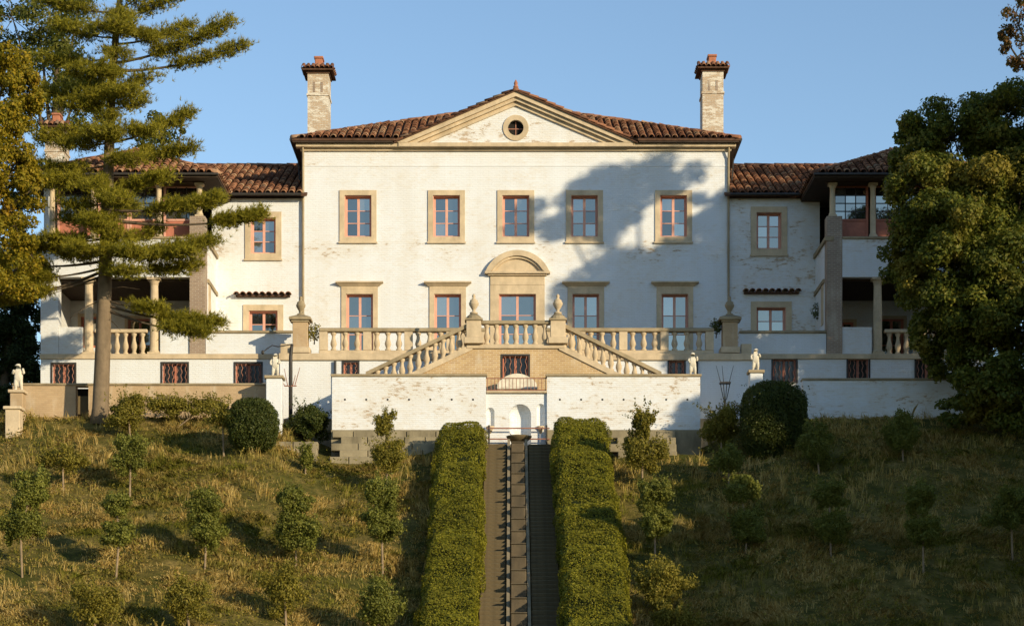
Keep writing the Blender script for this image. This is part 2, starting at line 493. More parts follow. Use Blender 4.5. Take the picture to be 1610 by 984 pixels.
# ------------------------------------------------------------------ villa
villa = thing("villa", "white painted brick villa with red tiled hip roofs and pedimented centre", "house", (0, 0, 13.0))

HW = 9.3                                    # half width of the main block
Z_TERR = 15.6                               # main terrace deck
Z_EAVE = 25.62                              # underside of main eave

def xz_hole(px0, px1, py0, py1, Y):
    x0, z1 = at(px0, py0, Y); x1, z0 = at(px1, py1, Y)
    return [x0, x1, z0, z1]

def window(parent, h, Y, cols=2, rows=3, sur=0.20, name="window", sill=True, hood=None, depth=0.25, frame='pink', smat='stone', bottom=True):
    """h = opening (x0,x1,z0,z1); surround proud of the wall, painted jamb lining, sashes set back in the reveal"""
    x0, x1, z0, z1 = h
    fm = M[frame]
    s = MB()
    zb = z0 - sur if bottom else z0
    s.box(x0 - sur, x0 + 0.012, Y - 0.05, Y + 0.03, zb, z1 + sur)
    s.box(x1 - 0.012, x1 + sur, Y - 0.05, Y + 0.03, zb, z1 + sur)
    s.box(x0 + 0.012, x1 - 0.012, Y - 0.05, Y + 0.03, z1 - 0.012, z1 + sur)
    if bottom: s.box(x0 + 0.012, x1 - 0.012, Y - 0.05, Y + 0.03, z0 - sur, z0 + 0.012)
    if bottom and sill: s.box(x0 - sur - 0.04, x1 + sur + 0.04, Y - 0.10, Y + 0.02, z0 - sur - 0.07, z0 - sur - 0.003)
    w = part(name, s.mesh(name), M[smat], parent)
    if hood: hood(w, x0 - sur, x1 + sur, z1 + sur, Y)
    yf = Y + depth
    fr = MB()
    t = 0.075
    fr.box(x0 + 0.012, x0 + 0.04, Y + 0.031, yf, z0, z1); fr.box(x1 - 0.04, x1 - 0.012, Y + 0.031, yf, z0, z1)      # lining
    fr.box(x0 + 0.04, x1 - 0.04, Y + 0.031, yf, z1 - 0.04, z1 - 0.012); fr.box(x0 + 0.04, x1 - 0.04, Y + 0.031, yf, z0 + 0.012, z0 + 0.04)
    a, b, c, d = x0 + 0.012, x1 - 0.012, z0 + 0.012, z1 - 0.012
    fr.box(a, a + t + 0.03, yf + 0.002, yf + 0.06, c, d); fr.box(b - t - 0.03, b, yf + 0.002, yf + 0.06, c, d)
    fr.box(a + t + 0.03, b - t - 0.03, yf + 0.002, yf + 0.06, d - t, d); fr.box(a + t + 0.03, b - t - 0.03, yf + 0.002, yf + 0.06, c, c + t + 0.03)
    ia, ib, ic, idd = a + t + 0.03, b - t - 0.03, c + t + 0.03, d - t
    part("frame", fr.mesh("frame"), fm, w)
    cw = (ib - ia) / cols
    for i in range(1, cols):
        xm = ia + i * cw
        part("mullion", MB().box(xm - 0.055, xm + 0.055, yf - 0.008, yf + 0.055, ic, idd).mesh("mullion"), fm, w)
    for i in range(cols):
        xa = ia + i * cw + (0.055 if i else 0); xb = ia + (i + 1) * cw - (0.055 if i < cols - 1 else 0)
        rh = (idd - ic) / rows
        for k in range(rows):
            za, zb_ = ic + k * rh, ic + (k + 1) * rh
            tilt = rng.uniform(-0.006, 0.006); t2 = rng.uniform(-0.006, 0.006)
            p = MB(); p.quad((xa, yf + 0.03 + tilt, za), (xb, yf + 0.03 - tilt, za), (xb, yf + 0.03 - tilt + t2, zb_), (xa, yf + 0.03 + tilt + t2, zb_))
            p.quad((xb, yf + 0.05, za), (xa, yf + 0.05, za), (xa, yf + 0.05, zb_), (xb, yf + 0.05, zb_))
            part("pane", p.mesh("pane"), M['glass'], w)
            if k: part("glazing_bar", MB().box(xa, xb, yf + 0.004, yf + 0.05, za - 0.016, za + 0.016).mesh("glazing_bar"), fm, w)
    part("room_dark", MB().box(x0 - 0.1, x1 + 0.1, Y + 0.45, Y + 0.5, z0 - 0.1, z1 + 0.1).mesh("room_dark"), M['dark'], w)
    return w

def flat_hood(w, x0, x1, z, Y):
    m = MB()
    m.box(x0, x1, Y - 0.055, Y + 0.02, z + 0.003, z + 0.12)
    prof = [(0.07, z + 0.123), (0.10, z + 0.16), (0.20, z + 0.235), (0.24, z + 0.25), (0.24, z + 0.30), (0.0, z + 0.34)]
    n = len(prof)
    for sgn in (0,):
        vs = []
        for xx, s_ in ((x0, -1), (x1, 1)):
            for p, zz in prof: vs.append((xx + s_ * p, Y - 0.02 - p, zz))
        fs = [(i, i + n, i + n + 1, i + 1) for i in range(n - 1)]
        m.add(vs, fs)
        vs = []
        for yy, s_ in ((0, 1), (1, 0)):
            for p, zz in prof: vs.append((x1 + p, (Y - 0.02 - p) if yy == 0 else Y + 0.02, zz))
        m.add(vs, [(i, i + n, i + n + 1, i + 1) for i in range(n - 1)])
        vs = []
        for yy in (0, 1):
            for p, zz in prof: vs.append((x0 - p, (Y - 0.02 - p) if yy == 0 else Y + 0.02, zz))
        m.add(vs, [(i, i + 1, i + n + 1, i + n) for i in range(n - 1)])
        m.quad((x0 - .07, Y - .09, z + .123), (x0 - .07, Y + .02, z + .123), (x1 + .07, Y + .02, z + .123), (x1 + .07, Y - .09, z + .123))
        m.quad((x0, Y - .02, z + .34), (x1, Y - .02, z + .34), (x1, Y + .02, z + .34), (x0, Y + .02, z + .34))
    part("hood", m.mesh("hood"), M['stone'], w)

def grille(parent, h, Y, name="grille_window", smat=None):
    """barred basement window: dark panes behind twisted red-brown bars"""
    x0, x1, z0, z1 = h
    m = MB()
    m.box(x0 - 0.06, x0 + 0.01, Y - 0.03, Y + 0.02, z0 - 0.06, z1 + 0.06); m.box(x1 - 0.01, x1 + 0.06, Y - 0.03, Y + 0.02, z0 - 0.06, z1 + 0.06)
    m.box(x0 + 0.01, x1 - 0.01, Y - 0.03, Y + 0.02, z1 - 0.01, z1 + 0.06); m.box(x0 + 0.01, x1 - 0.01, Y - 0.03, Y + 0.02, z0 - 0.06, z0 + 0.01)
    w = part(name, m.mesh(name), smat or M['iron'], parent)
    xm = (x0 + x1) / 2
    for a, b in ((x0 + .01, xm - .05), (xm + .05, x1 - .01)):
        p = MB().box(a, b, Y + 0.22, Y + 0.25, z0, z1)
        part("pane", p.mesh("pane"), M['dimglass'], w)
    f = MB().box(xm - 0.05, xm + 0.05, Y + 0.19, Y + 0.26, z0, z1)
    f.box(x0, x0 + 0.06, Y + 0.19, Y + 0.219, z0, z1).box(x1 - 0.06, x1, Y + 0.19, Y + 0.219, z0, z1).box(x0 + .06, x1 - .06, Y + .19, Y + .219, z1 - .06, z1)
    part("frame", f.mesh("frame"), M['redpanel'], w)
    n = max(3, int(round((x1 - x0) / 0.19)))
    for i in range(n):
        xc = x0 + (i + 0.5) * (x1 - x0) / n
        b = MB()
        k = 9
        b.tube([(xc + 0.035 * math.sin(j * 1.9 + i), Y + 0.02 + 0.02 * math.cos(j * 1.9), z0 + (z1 - z0) * j / k) for j in range(k + 1)], 0.018, 4)
        part("grille_bar", b.mesh("grille_bar"), M['rust'], w)
    return w

# main walls --------------------------------------------------------------
up_c = [563, 702, 811, 919, 1059]
lo_c = [565.5, 704, None, 921, 1061]
holes = []
UPW = [xz_hole(c - 21.5, c + 21.5, 307, 373, 0) for c in up_c]
LOW = [xz_hole(c - 21.5, c + 21.5, 462, 560, 0) for c in lo_c if c]
for h in LOW: h[2] = Z_TERR + 0.02
DOOR = xz_hole(784, 843, 462, 560, 0); DOOR[2] = Z_TERR + 0.02
mw = MB().wall(-HW, HW, 10.5, Z_EAVE, 0.0, UPW + LOW + [DOOR], 0.4)
mw.box(-HW, -HW + 0.4, 0.4, 15.2, 10.5, Z_EAVE); mw.box(HW - 0.4, HW, 0.4, 15.2, 10.5, Z_EAVE); mw.box(-HW, HW, 15.2, 15.6, 10.5, Z_EAVE)
part("main_wall", mw.mesh("main_wall"), M['white'], villa)
for h in UPW: window(villa, h, 0.0, 2, 3, 0.21)
for h in LOW: window(villa, h, 0.0, 2, 4, 0.20, bottom=False, hood=flat_hood)

# central door with segmental pediment
def door_hood(w, x0, x1, z, Y):
    m = MB()
    m.box(x0 - 0.003, x1 + 0.003, Y - 0.06, Y + 0.02, z + 0.003, z + 0.40)
    m.box(x0 - 0.10, x1 + 0.10, Y - 0.16, Y + 0.02, z + 0.403, z + 0.47)
    m.box(x0 - 0.24, x1 + 0.24, Y - 0.26, Y + 0.02, z + 0.473, z + 0.57)
    part("entablature", m.mesh("entablature", bevel=0.012), M['stone'], w)
    zb = z + 0.573; half = (x1 - x0) / 2 + 0.20; rise = 0.92; cx = (x0 + x1) / 2
    rad = (half * half + rise * rise) / (2 * rise); cz = zb + rise - rad; a0 = math.asin(half / rad)
    arc = MB(); n = 18
    for i in range(n):
        p = []
        for a in (-a0 + 2 * a0 * i / n, -a0 + 2 * a0 * (i + 1) / n):
            for r in (rad - 0.24, rad): p.append((cx + r * math.sin(a), max(cz + r * math.cos(a), zb)))
        (ax, az), (bx, bz), (ex, ez), (dx, dz) = p
        arc.add([(ax, Y - .24, az), (ex, Y - .24, ez), (dx, Y - .24, dz), (bx, Y - .24, bz), (ax, Y + .02, az), (ex, Y + .02, ez), (dx, Y + .02, dz), (bx, Y + .02, bz)],
                [(0, 1, 2, 3), (0, 4, 5, 1), (3, 2, 6, 7)] + ([(0, 3, 7, 4)] if i == 0 else []) + ([(1, 5, 6, 2)] if i == n - 1 else []))
    part("curved_cornice", arc.mesh("curved_cornice"), M['stone'], w)
    arc2 = MB()
    for i in range(n):
        p = []
        for a in (-a0 + 2 * a0 * i / n, -a0 + 2 * a0 * (i + 1) / n):
            for r in (rad - 0.34, rad - 0.243): p.append((cx + r * math.sin(a), max(cz + r * math.cos(a), zb)))
        (ax, az), (bx, bz), (ex, ez), (dx, dz) = p
        arc2.add([(ax, Y - .15, az), (ex, Y - .15, ez), (dx, Y - .15, dz), (bx, Y - .15, bz), (ax, Y + .02, az), (ex, Y + .02, ez), (dx, Y + .02, dz), (bx, Y + .02, bz)],
                [(0, 1, 2, 3), (0, 4, 5, 1), (3, 2, 6, 7)])
    part("inner_moulding", arc2.mesh("inner_moulding"), M['stone'], w)
    poly = [(cx + (rad - .3) * math.sin(-a0 + 2 * a0 * i / n), max(cz + (rad - .3) * math.cos(-a0 + 2 * a0 * i / n), zb)) for i in range(n + 1)][::-1]
    part("tympanum", MB().prism(poly, Y - 0.05, Y + 0.02).mesh("tympanum"), M['stone'], w)
window(villa, DOOR, 0.0, 2, 4, 0.37, name="terrace_door", bottom=False, hood=door_hood, depth=0.16)

# cornice band under the eave
c = MB()
c.box(-HW - 0.10, HW + 0.10, -0.12, 0.02, Z_EAVE - 0.30, Z_EAVE - 0.18)
c.box(-HW - 0.28, HW + 0.28, -0.34, 0.02, Z_EAVE - 0.177, Z_EAVE - 0.02)
part("cornice", c.mesh("cornice", bevel=0.015), M['stone'], villa)
part("string_course", MB().box(-HW - 0.004, HW + 0.004, -0.018, 0.015, Z_EAVE - 0.95, Z_EAVE - 0.90).mesh("string_course"), M['white'], villa)

# ------------------------------------------------------------------ roofs of barrel tiles
TS, TL = 0.34, 0.40                        # column spacing and exposed tile length
def tile_mesh():
    m = MB(); k = 6; L = TL + 0.09
    for s_, (r, lift) in enumerate(((0.128, 0.035), (0.105, 0.0))):
        pass
    vs = []
    for v0, r, lift in ((0.0, 0.135, 0.055), (L, 0.105, 0.02)):
        for ro in (r, r - 0.028):
            for i in range(k + 1):
                a = math.pi * i / k
                vs.append((-ro * math.cos(a), v0, ro * math.sin(a) + lift))
    n = k + 1
    fs = []
    for i in range(k):
        fs.append((i, i + 1, 2*n + i + 1, 2*n + i))          # outer
        fs.append((i, n + i, n + i + 1, i + 1))              # butt end
    fs.append((0, 2*n, 3*n, n)); fs.append((k, n + k, 3*n + k, 2*n + k))
    m.add(vs, fs)
    return m.mesh("roof_tile", True)
TILE = tile_mesh(); TILE.materials.append(M['tile'])
TV = np.array([v.co[:] for v in TILE.vertices]); TF = [tuple(p.vertices) for p in TILE.polygons]

def inside(poly, u, v):
    r = False; n = len(poly)
    for i in range(n):
        (a, b), (c_, d) = poly[i], poly[(i + 1) % n]
        if (b > v) != (d > v) and u < (c_ - a) * (v - b) / (d - b) + a: r = not r
    return r

def tiled_plane(roof, O, U, V, poly, single, field):
    """tiles on a sloping plane; poly in (u,v). The first `single` pieces become objects, the others go to `field`"""
    U = Vector(U).normalized(); V = Vector(V).normalized(); N = U.cross(V)
    UX = U
    if N.z < 0: N = -N; UX = -U
    us = [p[0] for p in poly]; vs = [p[1] for p in poly]
    rot = Matrix((UX, V, N)).transposed()
    spots = []
    nu = int((max(us) - min(us)) / TS)
    off = ((max(us) - min(us)) - nu * TS) / 2
    for j in range(int((max(vs) - min(vs)) / TL) + 1):
        for i in range(nu + 1):
            u = min(us) + off + i * TS; v = min(vs) + j * TL
            if inside(poly, u, v + 0.18): spots.append((u, v))
    e = rot.to_euler()
    for q, (u, v) in enumerate(spots):
        ju, jl = rng.uniform(-0.012, 0.012), rng.uniform(-0.006, 0.012)
        P = Vector(O) + U * (u + ju) + V * (v - 0.05) + N * jl
        if q < single:
            o = part("roof_tile", TILE, None, roof, P, None)
            ee = (rot @ Matrix.Rotation(rng.uniform(-0.025, 0.025), 3, 'Z')).to_euler()
            o.rotation_euler = ee
        else:
            R3 = np.array(rot)
            field.append(TV @ R3.T + np.array(P))
    return len(spots)

def flush_field(roof, field):
    if not field: return
    nv = len(TV); co = np.concatenate(field)
    F4 = np.array(TF)
    fs = (F4[None] + (np.arange(len(field)) * nv)[:, None, None]).reshape(-1, 4)
    part("roof_tile_field", mesh_np("roof_tile_field", co, fs, True), M['tile'], roof, kind="stuff")

def ridge(roof, a, b, name="ridge_tile", r=0.15):
    a, b = Vector(a), Vector(b); L = (b - a).length; n = max(1, int(L / 0.46))
    t = (b - a).normalized(); ref = Vector((0, 0, 1)); s_ = t.cross(ref).normalized(); up = s_.cross(t)
    me = bpy.data.meshes.new(name)
    k = 6; m = MB(); vs = []
    for v0, rr in ((0, r), (L / n + 0.05, r * 0.86)):
        for i in range(k + 1):
            an = math.pi * i / k
            vs.append(tuple(s_ * (-rr * math.cos(an)) + t * v0 + up * (rr * math.sin(an))))
    m.add(vs, [(i, i + 1, k + 2 + i, k + 1 + i) for i in range(k)] + [tuple(range(k + 1))[::-1]])
    me = m.mesh(name, True); me.materials.append(M['tile'])
    for i in range(n):
        part(name, me, None, roof, a + t * (L * i / n) + up * rng.uniform(-0.06, -0.03))

def slab(roofname, pts_list, thick, mat, parent):
    """solid roof bed: list of upper polygons (world), closed below"""
    m = MB()
    for pts in pts_list:
        n = len(pts)
        vs = list(pts) + [(x, y, z - thick) for x, y, z in pts]
        m.add(vs, [tuple(range(n)), tuple(range(2*n - 1, n - 1, -1))] + [(i, i + n, (i + 1) % n + n, (i + 1) % n) for i in range(n)])
    return part(roofname, m.mesh(roofname), mat, parent)

# main hip roof
ex, ey, ez = HW + 0.42, -0.55, Z_EAVE + 0.12
RUN, PIT = 7.4, 0.445
rz = ez + RUN * PIT; ry = ey + RUN; rx = ex - RUN; by = ey + 2 * RUN + 1.0
A, B = (-ex, ey, ez), (ex, ey, ez); C_, D_ = (rx, ry, rz), (-rx, ry, rz)
GW = 5.0                                    # half width of the pediment
GRZ = 27.86                                 # ridge of the cross gable
GYB = ey + (GRZ - ez) / PIT
front = [[(-ex, ey, ez), (-GW - .3, ey, ez), (0, GYB, GRZ), (0, ry, rz), D_], [(GW + .3, ey, ez), (ex, ey, ez), C_, (0, ry, rz), (0, GYB, GRZ)]]
mroof = slab("main_roof", front + [[B, (ex, by, ez), (rx, by - RUN, rz), C_], [(-ex, by, ez), A, D_, (-rx, by - RUN, rz)],
             [(ex, by, ez), (-ex, by, ez), (-rx, by - RUN, rz), (rx, by - RUN, rz)]], 0.10, M['underroof'], villa)
sl_ = math.hypot(1, PIT)
field = []
# front plane in two halves, leaving out the valley under the cross gable
vv = (GYB - ey) * sl_
for sgn in (-1, 1):
    poly = [(GW + 0.25, 0), (2 * ex / 2, 0), (rx, RUN * sl_), (0, RUN * sl_), (0, vv + .15)]
    O = (0, ey, ez + 0.0)
    tiled_plane(mroof, O, (sgn, 0, 0), (0, 1, PIT), poly, 150, field)
for sgn in (-1, 1):
    O = (sgn * ex, ey, ez)
    tiled_plane(mroof, O, (0, 1, 0), (-sgn, 0, PIT), [(0, 0), (by - ey, 0), (by - ey - RUN, RUN * sl_), (RUN, RUN * sl_)], 0, field)
flush_field(mroof, field)
for sgn in (-1, 1): ridge(mroof, (sgn * ex, ey, ez + 0.04), (sgn * rx, ry, rz + 0.06), "hip_tile")
ridge(mroof, (-rx, ry, rz + 0.06), (rx, ry, rz + 0.06))
# soffit and side gutter
sf = MB().box(-ex + 0.02, ex - 0.02, 0.02, by - .03, ez - 0.16, ez - 0.103).box(-ex + .02, -GW - .35, ey + .03, .019, ez - .16, ez - .103).box(GW + .35, ex - .02, ey + .03, .019, ez - .16, ez - .103)
part("soffit", sf.mesh("soffit"), M['soffit'], villa)
for sgn in (-1, 1):
    gm = MB().tube([(sgn * (ex + 0.05), ey + 0.05, ez - 0.03), (sgn * (ex + 0.05), by, ez - 0.03)], 0.07, 8)
    part("gutter", gm.mesh("gutter"), M['iron'], villa)
    dp = MB().tube([(sgn * (HW - 0.02), -0.30, ez - 0.12), (sgn * (HW - 0.02), -0.09, Z_EAVE - 0.62), (sgn * (HW - 0.02), -0.09, 17.0)], 0.05, 7)
    part("downpipe", dp.mesh("downpipe"), M['coping'], villa)
    br = MB()
    br.tube([(sgn * (ex + 0.02), 2.2, ez - 0.12), (sgn * (ex - 0.05), 2.2, ez - 1.1)], 0.035, 5)
    part("bracket", br.mesh("bracket"), M['iron'], villa)

# pediment with cross gable
apx = 27.72; gb = Z_EAVE - 0.02
ped = MB()
sp = (apx - 0.25 - gb) / (GW - 0.35)
octr = (at(811, 200, -.2)); ocx, ocz, ocr = octr[0], octr[1], 0.36
# tympanum wall with a round opening: fan of strips between the triangle and the circle
tri = [(-GW + 0.35, gb), (GW - 0.35, gb), (0, apx - 0.25)]
def tri_edge(a):
    dx, dz = math.cos(a), math.sin(a); best = 1e9
    for i in range(3):
        (x0, z0), (x1, z1) = tri[i], tri[(i + 1) % 3]
        den = dx * (z1 - z0) - dz * (x1 - x0)
        if abs(den) < 1e-9: continue
        t = ((x0 - ocx) * (z1 - z0) - (z0 - ocz) * (x1 - x0)) / den
        u_ = ((x0 - ocx) * dz - (z0 - ocz) * dx) / den
        if t > 0 and -1e-6 <= u_ <= 1 + 1e-6: best = min(best, t)
    return (ocx + dx * best, ocz + dz * best)
angs = sorted([2 * math.pi * i / 32 for i in range(32)] + [math.atan2(z - ocz, x - ocx) % (2 * math.pi) for x, z in tri])
for i in range(len(angs)):
    a0, a1 = angs[i], angs[(i + 1) % len(angs)]
    e0, e1 = tri_edge(a0), tri_edge(a1)
    c0 = (ocx + ocr * math.cos(a0), ocz + ocr * math.sin(a0)); c1 = (ocx + ocr * math.cos(a1), ocz + ocr * math.sin(a1))
    ped.quad((c0[0], -0.06, c0[1]), (e0[0], -0.06, e0[1]), (e1[0], -0.06, e1[1]), (c1[0], -0.06, c1[1]))
    ped.quad((c0[0], 0.25, c0[1]), (c0[0], -0.06, c0[1]), (c1[0], -0.06, c1[1]), (c1[0], 0.25, c1[1]))
pw = part("pediment", ped.mesh("pediment"), M['gable'], villa)
oc = MB()
for i in range(28):
    a0, a1 = 2 * math.pi * i / 28, 2 * math.pi * (i + 1) / 28
    q = []
    for a in (a0, a1):
        for r in (ocr - 0.02, 0.56): q.append((ocx + r * math.cos(a), ocz + r * math.sin(a)))
    (ax, az), (bx, bz), (cx_, cz_), (dx, dz) = q
    oc.add([(ax, -.11, az), (bx, -.11, bz), (dx, -.11, dz), (cx_, -.11, cz_), (ax, -.05, az), (bx, -.05, bz), (dx, -.05, dz), (cx_, -.05, cz_)],
           [(0, 1, 2, 3), (1, 5, 6, 2), (0, 3, 7, 4)])
part("oculus_ring", oc.mesh("oculus_ring"), M['stone'], pw)
om = MB(); pl = [(ocx + 0.37 * math.cos(2 * math.pi * i / 24), ocz + 0.37 * math.sin(2 * math.pi * i / 24)) for i in range(24)]
part("oculus_pane", om.prism(pl, 0.14, 0.16).mesh("oculus_pane"), M['dark'], pw)
ob = MB(); ob.box(ocx - 0.02, ocx + 0.02, 0.10, 0.139, ocz - 0.36, ocz + 0.36).box(ocx - 0.36, ocx + 0.36, 0.101, 0.138, ocz - 0.02, ocz + 0.02)
part("glazing_bar", ob.mesh("glazing_bar"), M['rust'], pw)
# raking cornices, two steps deep
dvec = Vector((GW, apx - gb)).normalized(); nrm = Vector((-dvec.y, dvec.x))
for sgn in (-1, 1):
    rc = MB()
    def bar(o0, o1, y0, ext):
        # offsets o0..o1 measured below the top edge along the slope normal
        xb, zb = -(GW + ext), gb - ext * dvec.y / dvec.x
        pts = []
        for o in (o1, o0):
            off = o / dvec.x
            pts.append((xb, zb - off)); pts.append((0.0, apx - off))
        (x0, z0), (x1, z1), (x2, z2), (x3, z3) = pts[0], pts[1], pts[2], pts[3]
        zc = gb + 0.003
        def clip(p, q):
            if p[1] < zc:
                t = (zc - p[1]) / (q[1] - p[1]); return (p[0] + (q[0] - p[0]) * t, zc)
            return p
        a = clip((x0, z0), (x1, z1)); b = clip((x2, z2), (x3, z3))
        poly = [a, (x1, z1), (x3, z3), b]
        if sgn > 0: poly = [(-x, z) for x, z in poly][::-1]
        rc.prism(poly, y0, 0.05)
    bar(-0.10, 0.10, -0.42, 0.25); bar(0.103, 0.24, -0.30, 0.0); bar(0.243, 0.40, -0.16, -0.1)
    part("raking_cornice", rc.mesh("raking_cornice"), M['stone'], pw)
part("horizontal_cornice", MB().box(-GW - 0.1, GW + 0.1, -0.40, -0.343, Z_EAVE - 0.178, gb).mesh("horizontal_cornice"), M['stone'], pw)
# gable roof
gr_z = GRZ; gy0 = -0.50; gyb = GYB
gez = gb + 0.0
gs = (gr_z - gez) / (GW + 0.3)
groof = slab("gable_roof", [[(0, gy0, gr_z), (-GW - .3, gy0, gez), (0, gyb, gr_z)][::-1], [(0, gy0, gr_z), (GW + .3, gy0, gez), (0, gyb, gr_z)]], 0.05, M['underroof'], villa)
field = []
sL = math.hypot(GW + .3, gr_z - gez)
for sgn in (-1, 1):
    tiled_plane(groof, (sgn * (GW + .3), gy0 + 0.10, gez + 0.03), (0, 1, 0), (-sgn, 0, gs), [(0, 0), (0.3, 0), (0.3, sL), (0, sL)], 24, field)
    tiled_plane(groof, (sgn * (GW + .3), gy0 + 0.44, gez - 0.05), (0, 1, 0), (-sgn, 0, gs), [(0, sL * .35), (gyb - gy0 - .5, sL), (0, sL)], 0, field)
flush_field(groof, field)
ridge(groof, (0, gy0, gr_z + .03), (0, gyb, gr_z + 0.03))
fn = MB().lathe([(0.10, 0), (0.12, 0.06), (0.07, 0.12), (0.09, 0.2), (0.05, 0.3), (0.015, 0.36)], (0, gy0 + 0.15, gr_z + 0.12), 8)
part("finial", fn.mesh("finial", True), M['flue'], groof)

# chimneys
def chimney(px, Y, pxw, pyb, pyt, small=False):
    x0, zt = at(px - pxw / 2, pyt, Y); x1, _ = at(px + pxw / 2, pyt, Y); zb = 25.6 if not small else 22
    w = x1 - x0; cx = (x0 + x1) / 2; dpt = w * 1.25
    m = MB().box(x0, x1, Y, Y + dpt, zb, zt)
    m.box(x0 - .04, x1 + .04, Y - .04, Y + dpt + .04, zt - 1.0, zt - 0.90)
    ch = part("chimney", m.mesh("chimney"), M['chim'], villa)
    for k in (-1, 1):
        part("vent_slot", MB().box(cx + k * .17 - .05, cx + k * .17 + .05, Y - 0.012, Y + 0.05, zt - 0.85, zt - 0.38).mesh("vent_slot"), M['pierbrick'], ch)
    cp = MB()
    cp.box(x0 - .05, x1 + .05, Y - .05, Y + dpt + .05, zt + .002, zt + .10)
    o = 0.22
    a = [(x0 - o, Y - o, zt + .16), (x1 + o, Y - o, zt + .16), (x1 + o, Y + dpt + o, zt + .16), (x0 - o, Y + dpt + o, zt + .16)]
    b = [(p[0], p[1], zt + .103) for p in a]; t = [(x0 + .2, Y + .2, zt + .48), (x1 - .2, Y + .2, zt + .48), (x1 - .2, Y + dpt - .2, zt + .48), (x0 + .2, Y + dpt - .2, zt + .48)]
    cp.add(b + a + t, [(3, 2, 1, 0), (8, 9, 10, 11)] + [(i, (i + 1) % 4, 4 + (i + 1) % 4, 4 + i) for i in range(4)] + [(4 + i, 4 + (i + 1) % 4, 8 + (i + 1) % 4, 8 + i) for i in range(4)])
    part("chimney_cap", cp.mesh("chimney_cap"), M['underroof'], ch)
    s_ = Vector((0, 0.25, 0.32)).normalized()
    nn = int((w + 2 * o) / 0.23)
    for i in range(nn + 1):
        tx = x0 - o + 0.05 + i * (w + 2 * o - 0.1) / nn
        q = part("roof_tile", TILE, None, ch, (tx, Y - o - 0.04, zt + .15)); q.rotation_euler = (R(38), 0, 0); q.scale = (0.75, 0.9, 0.75)
    for sgn, xx in ((-1, x0 - o), (1, x1 + o)):
        for i in range(4):
            q = part("roof_tile", TILE, None, ch, (xx, Y - o + 0.25 + i * .28, zt + .15)); q.rotation_euler = (R(38), 0, R(-90) * -sgn if False else (R(90) if sgn > 0 else R(-90))); q.scale = (0.75, 0.9, 0.75)
    fl = MB().box(cx - .17, cx + .17, Y + dpt / 2 - .3, Y + dpt / 2 + .3, zt + .482, zt + .78)
    fl.box(cx - .21, cx + .21, Y + dpt / 2 - .34, Y + dpt / 2 + .34, zt + .781, zt + .88)
    part("flue", fl.mesh("flue", bevel=0.02), M['flue'], ch)
    return ch
chimney(500, 3.2, 33, 0, 116)
chimney(1121, 3.2, 33, 0, 113)
chimney(86, 6.0, 30, 0, 205, True)

# ------------------------------------------------------------------ wings
PX_IN, PX_OUT, PY0 = 13.08, 20.0, -3.3       # pavilion: inner and outer side, front plane
WY = 0.05
WE = 23.29
for sgn in (-1, 1):
    def mir(h): return h if sgn < 0 else h
    if sgn < 0:
        h1 = xz_hole(394, 434, 342, 399, WY); h2 = xz_hole(391, 437, 488, 530, WY)
    else:
        h1 = xz_hole(1189, 1229, 334, 392, WY); h2 = xz_hole(1189, 1236, 483, 525, WY)
    xa, xb = sorted((sgn * HW, sgn * (PX_IN + 0.2)))
    m = MB().wall(xa, xb, 15, WE, WY, [h1, h2], 0.4)
    part("wing_wall", m.mesh("wing_wall"), M['white'] if sgn < 0 else M['worn'], villa)
    window(villa, h1, WY, 2, 3, 0.24)
    def tile_hood(w, x0, x1, z, Y):
        zc = z + 0.36
        m = MB().box(x0 - .3, x1 + .3, Y - 0.22, Y + 0.02, zc - 0.03, zc + 0.03)
        hb = part("hood_bed", m.mesh("hood_bed"), M['underroof'], w)
        n = 9
        for i in range(n):
            q = part("hood_tile", TILE, None, w, (x0 - .25 + i * (x1 - x0 + .5) / (n - 1), Y - 0.36, zc - 0.03)); q.rotation_euler = (R(14), 0, 0)
    window(villa, h2, WY, 2, 2, 0.24, bottom=False, hood=tile_hood)
    # wing roof
    we = WE + 0.08; run = 7.0; pit = 0.445
    x0, x1 = sorted((sgn * (HW - 0.2), sgn * 15.3))
    r_ = slab("wing_roof", [[(x0, WY - .45, we), (x1, WY - .45, we), (x1, WY - .45 + run, we + run * pit), (x0, WY - .45 + run, we + run * pit)],
                           [(x1, WY - .45 + 2 * run, we), (x0, WY - .45 + 2 * run, we), (x0, WY - .45 + run, we + run * pit), (x1, WY - .45 + run, we + run * pit)]], 0.1, M['underroof'], villa)
    field = []
    xl, xr = sorted((sgn * (HW + 0.02), sgn * 15.4))
    tiled_plane(r_, (xl, WY - .45, we), (1, 0, 0), (0, 1, pit), [(0.1, 0), (xr - xl, 0), (xr - xl, run * sl_), (0.1, run * sl_)], 90, field)
    flush_field(r_, field)
    ridge(r_, (xl, WY - .45 + run, we + run * pit + .05), (xr, WY - .45 + run, we + run * pit + .05))
    part("gutter", MB().tube([(sgn * (HW + .02), WY - .5, we - .02), (sgn * 12.4, WY - .5, we - .02)], 0.06, 7).mesh("gutter"), M['iron'], villa)

# ------------------------------------------------------------------ pavilions
PE = 23.201
def column(parent, x, y, z0, z1, r, name="column"):
    h = z1 - z0
    m = MB().lathe([(r * 1.25, 0.083), (r * 1.3, 0.12), (r * 1.1, 0.17), (r, 0.20), (r * 0.98, h * 0.5), (r * 0.86, h - 0.30), (r * 1.0, h - 0.27), (r * 0.88, h - 0.24), (r * 1.25, h - 0.10)], (x, y, z0), 14)
    m.box(x - r * 1.35, x + r * 1.35, y - r * 1.35, y + r * 1.35, z0, z0 + 0.08)
    m.box(x - r * 1.45, x + r * 1.45, y - r * 1.45, y + r * 1.45, z1 - 0.098, z1 - 0.002)
    return part(name, m.mesh(name, False), M['stone'], parent)

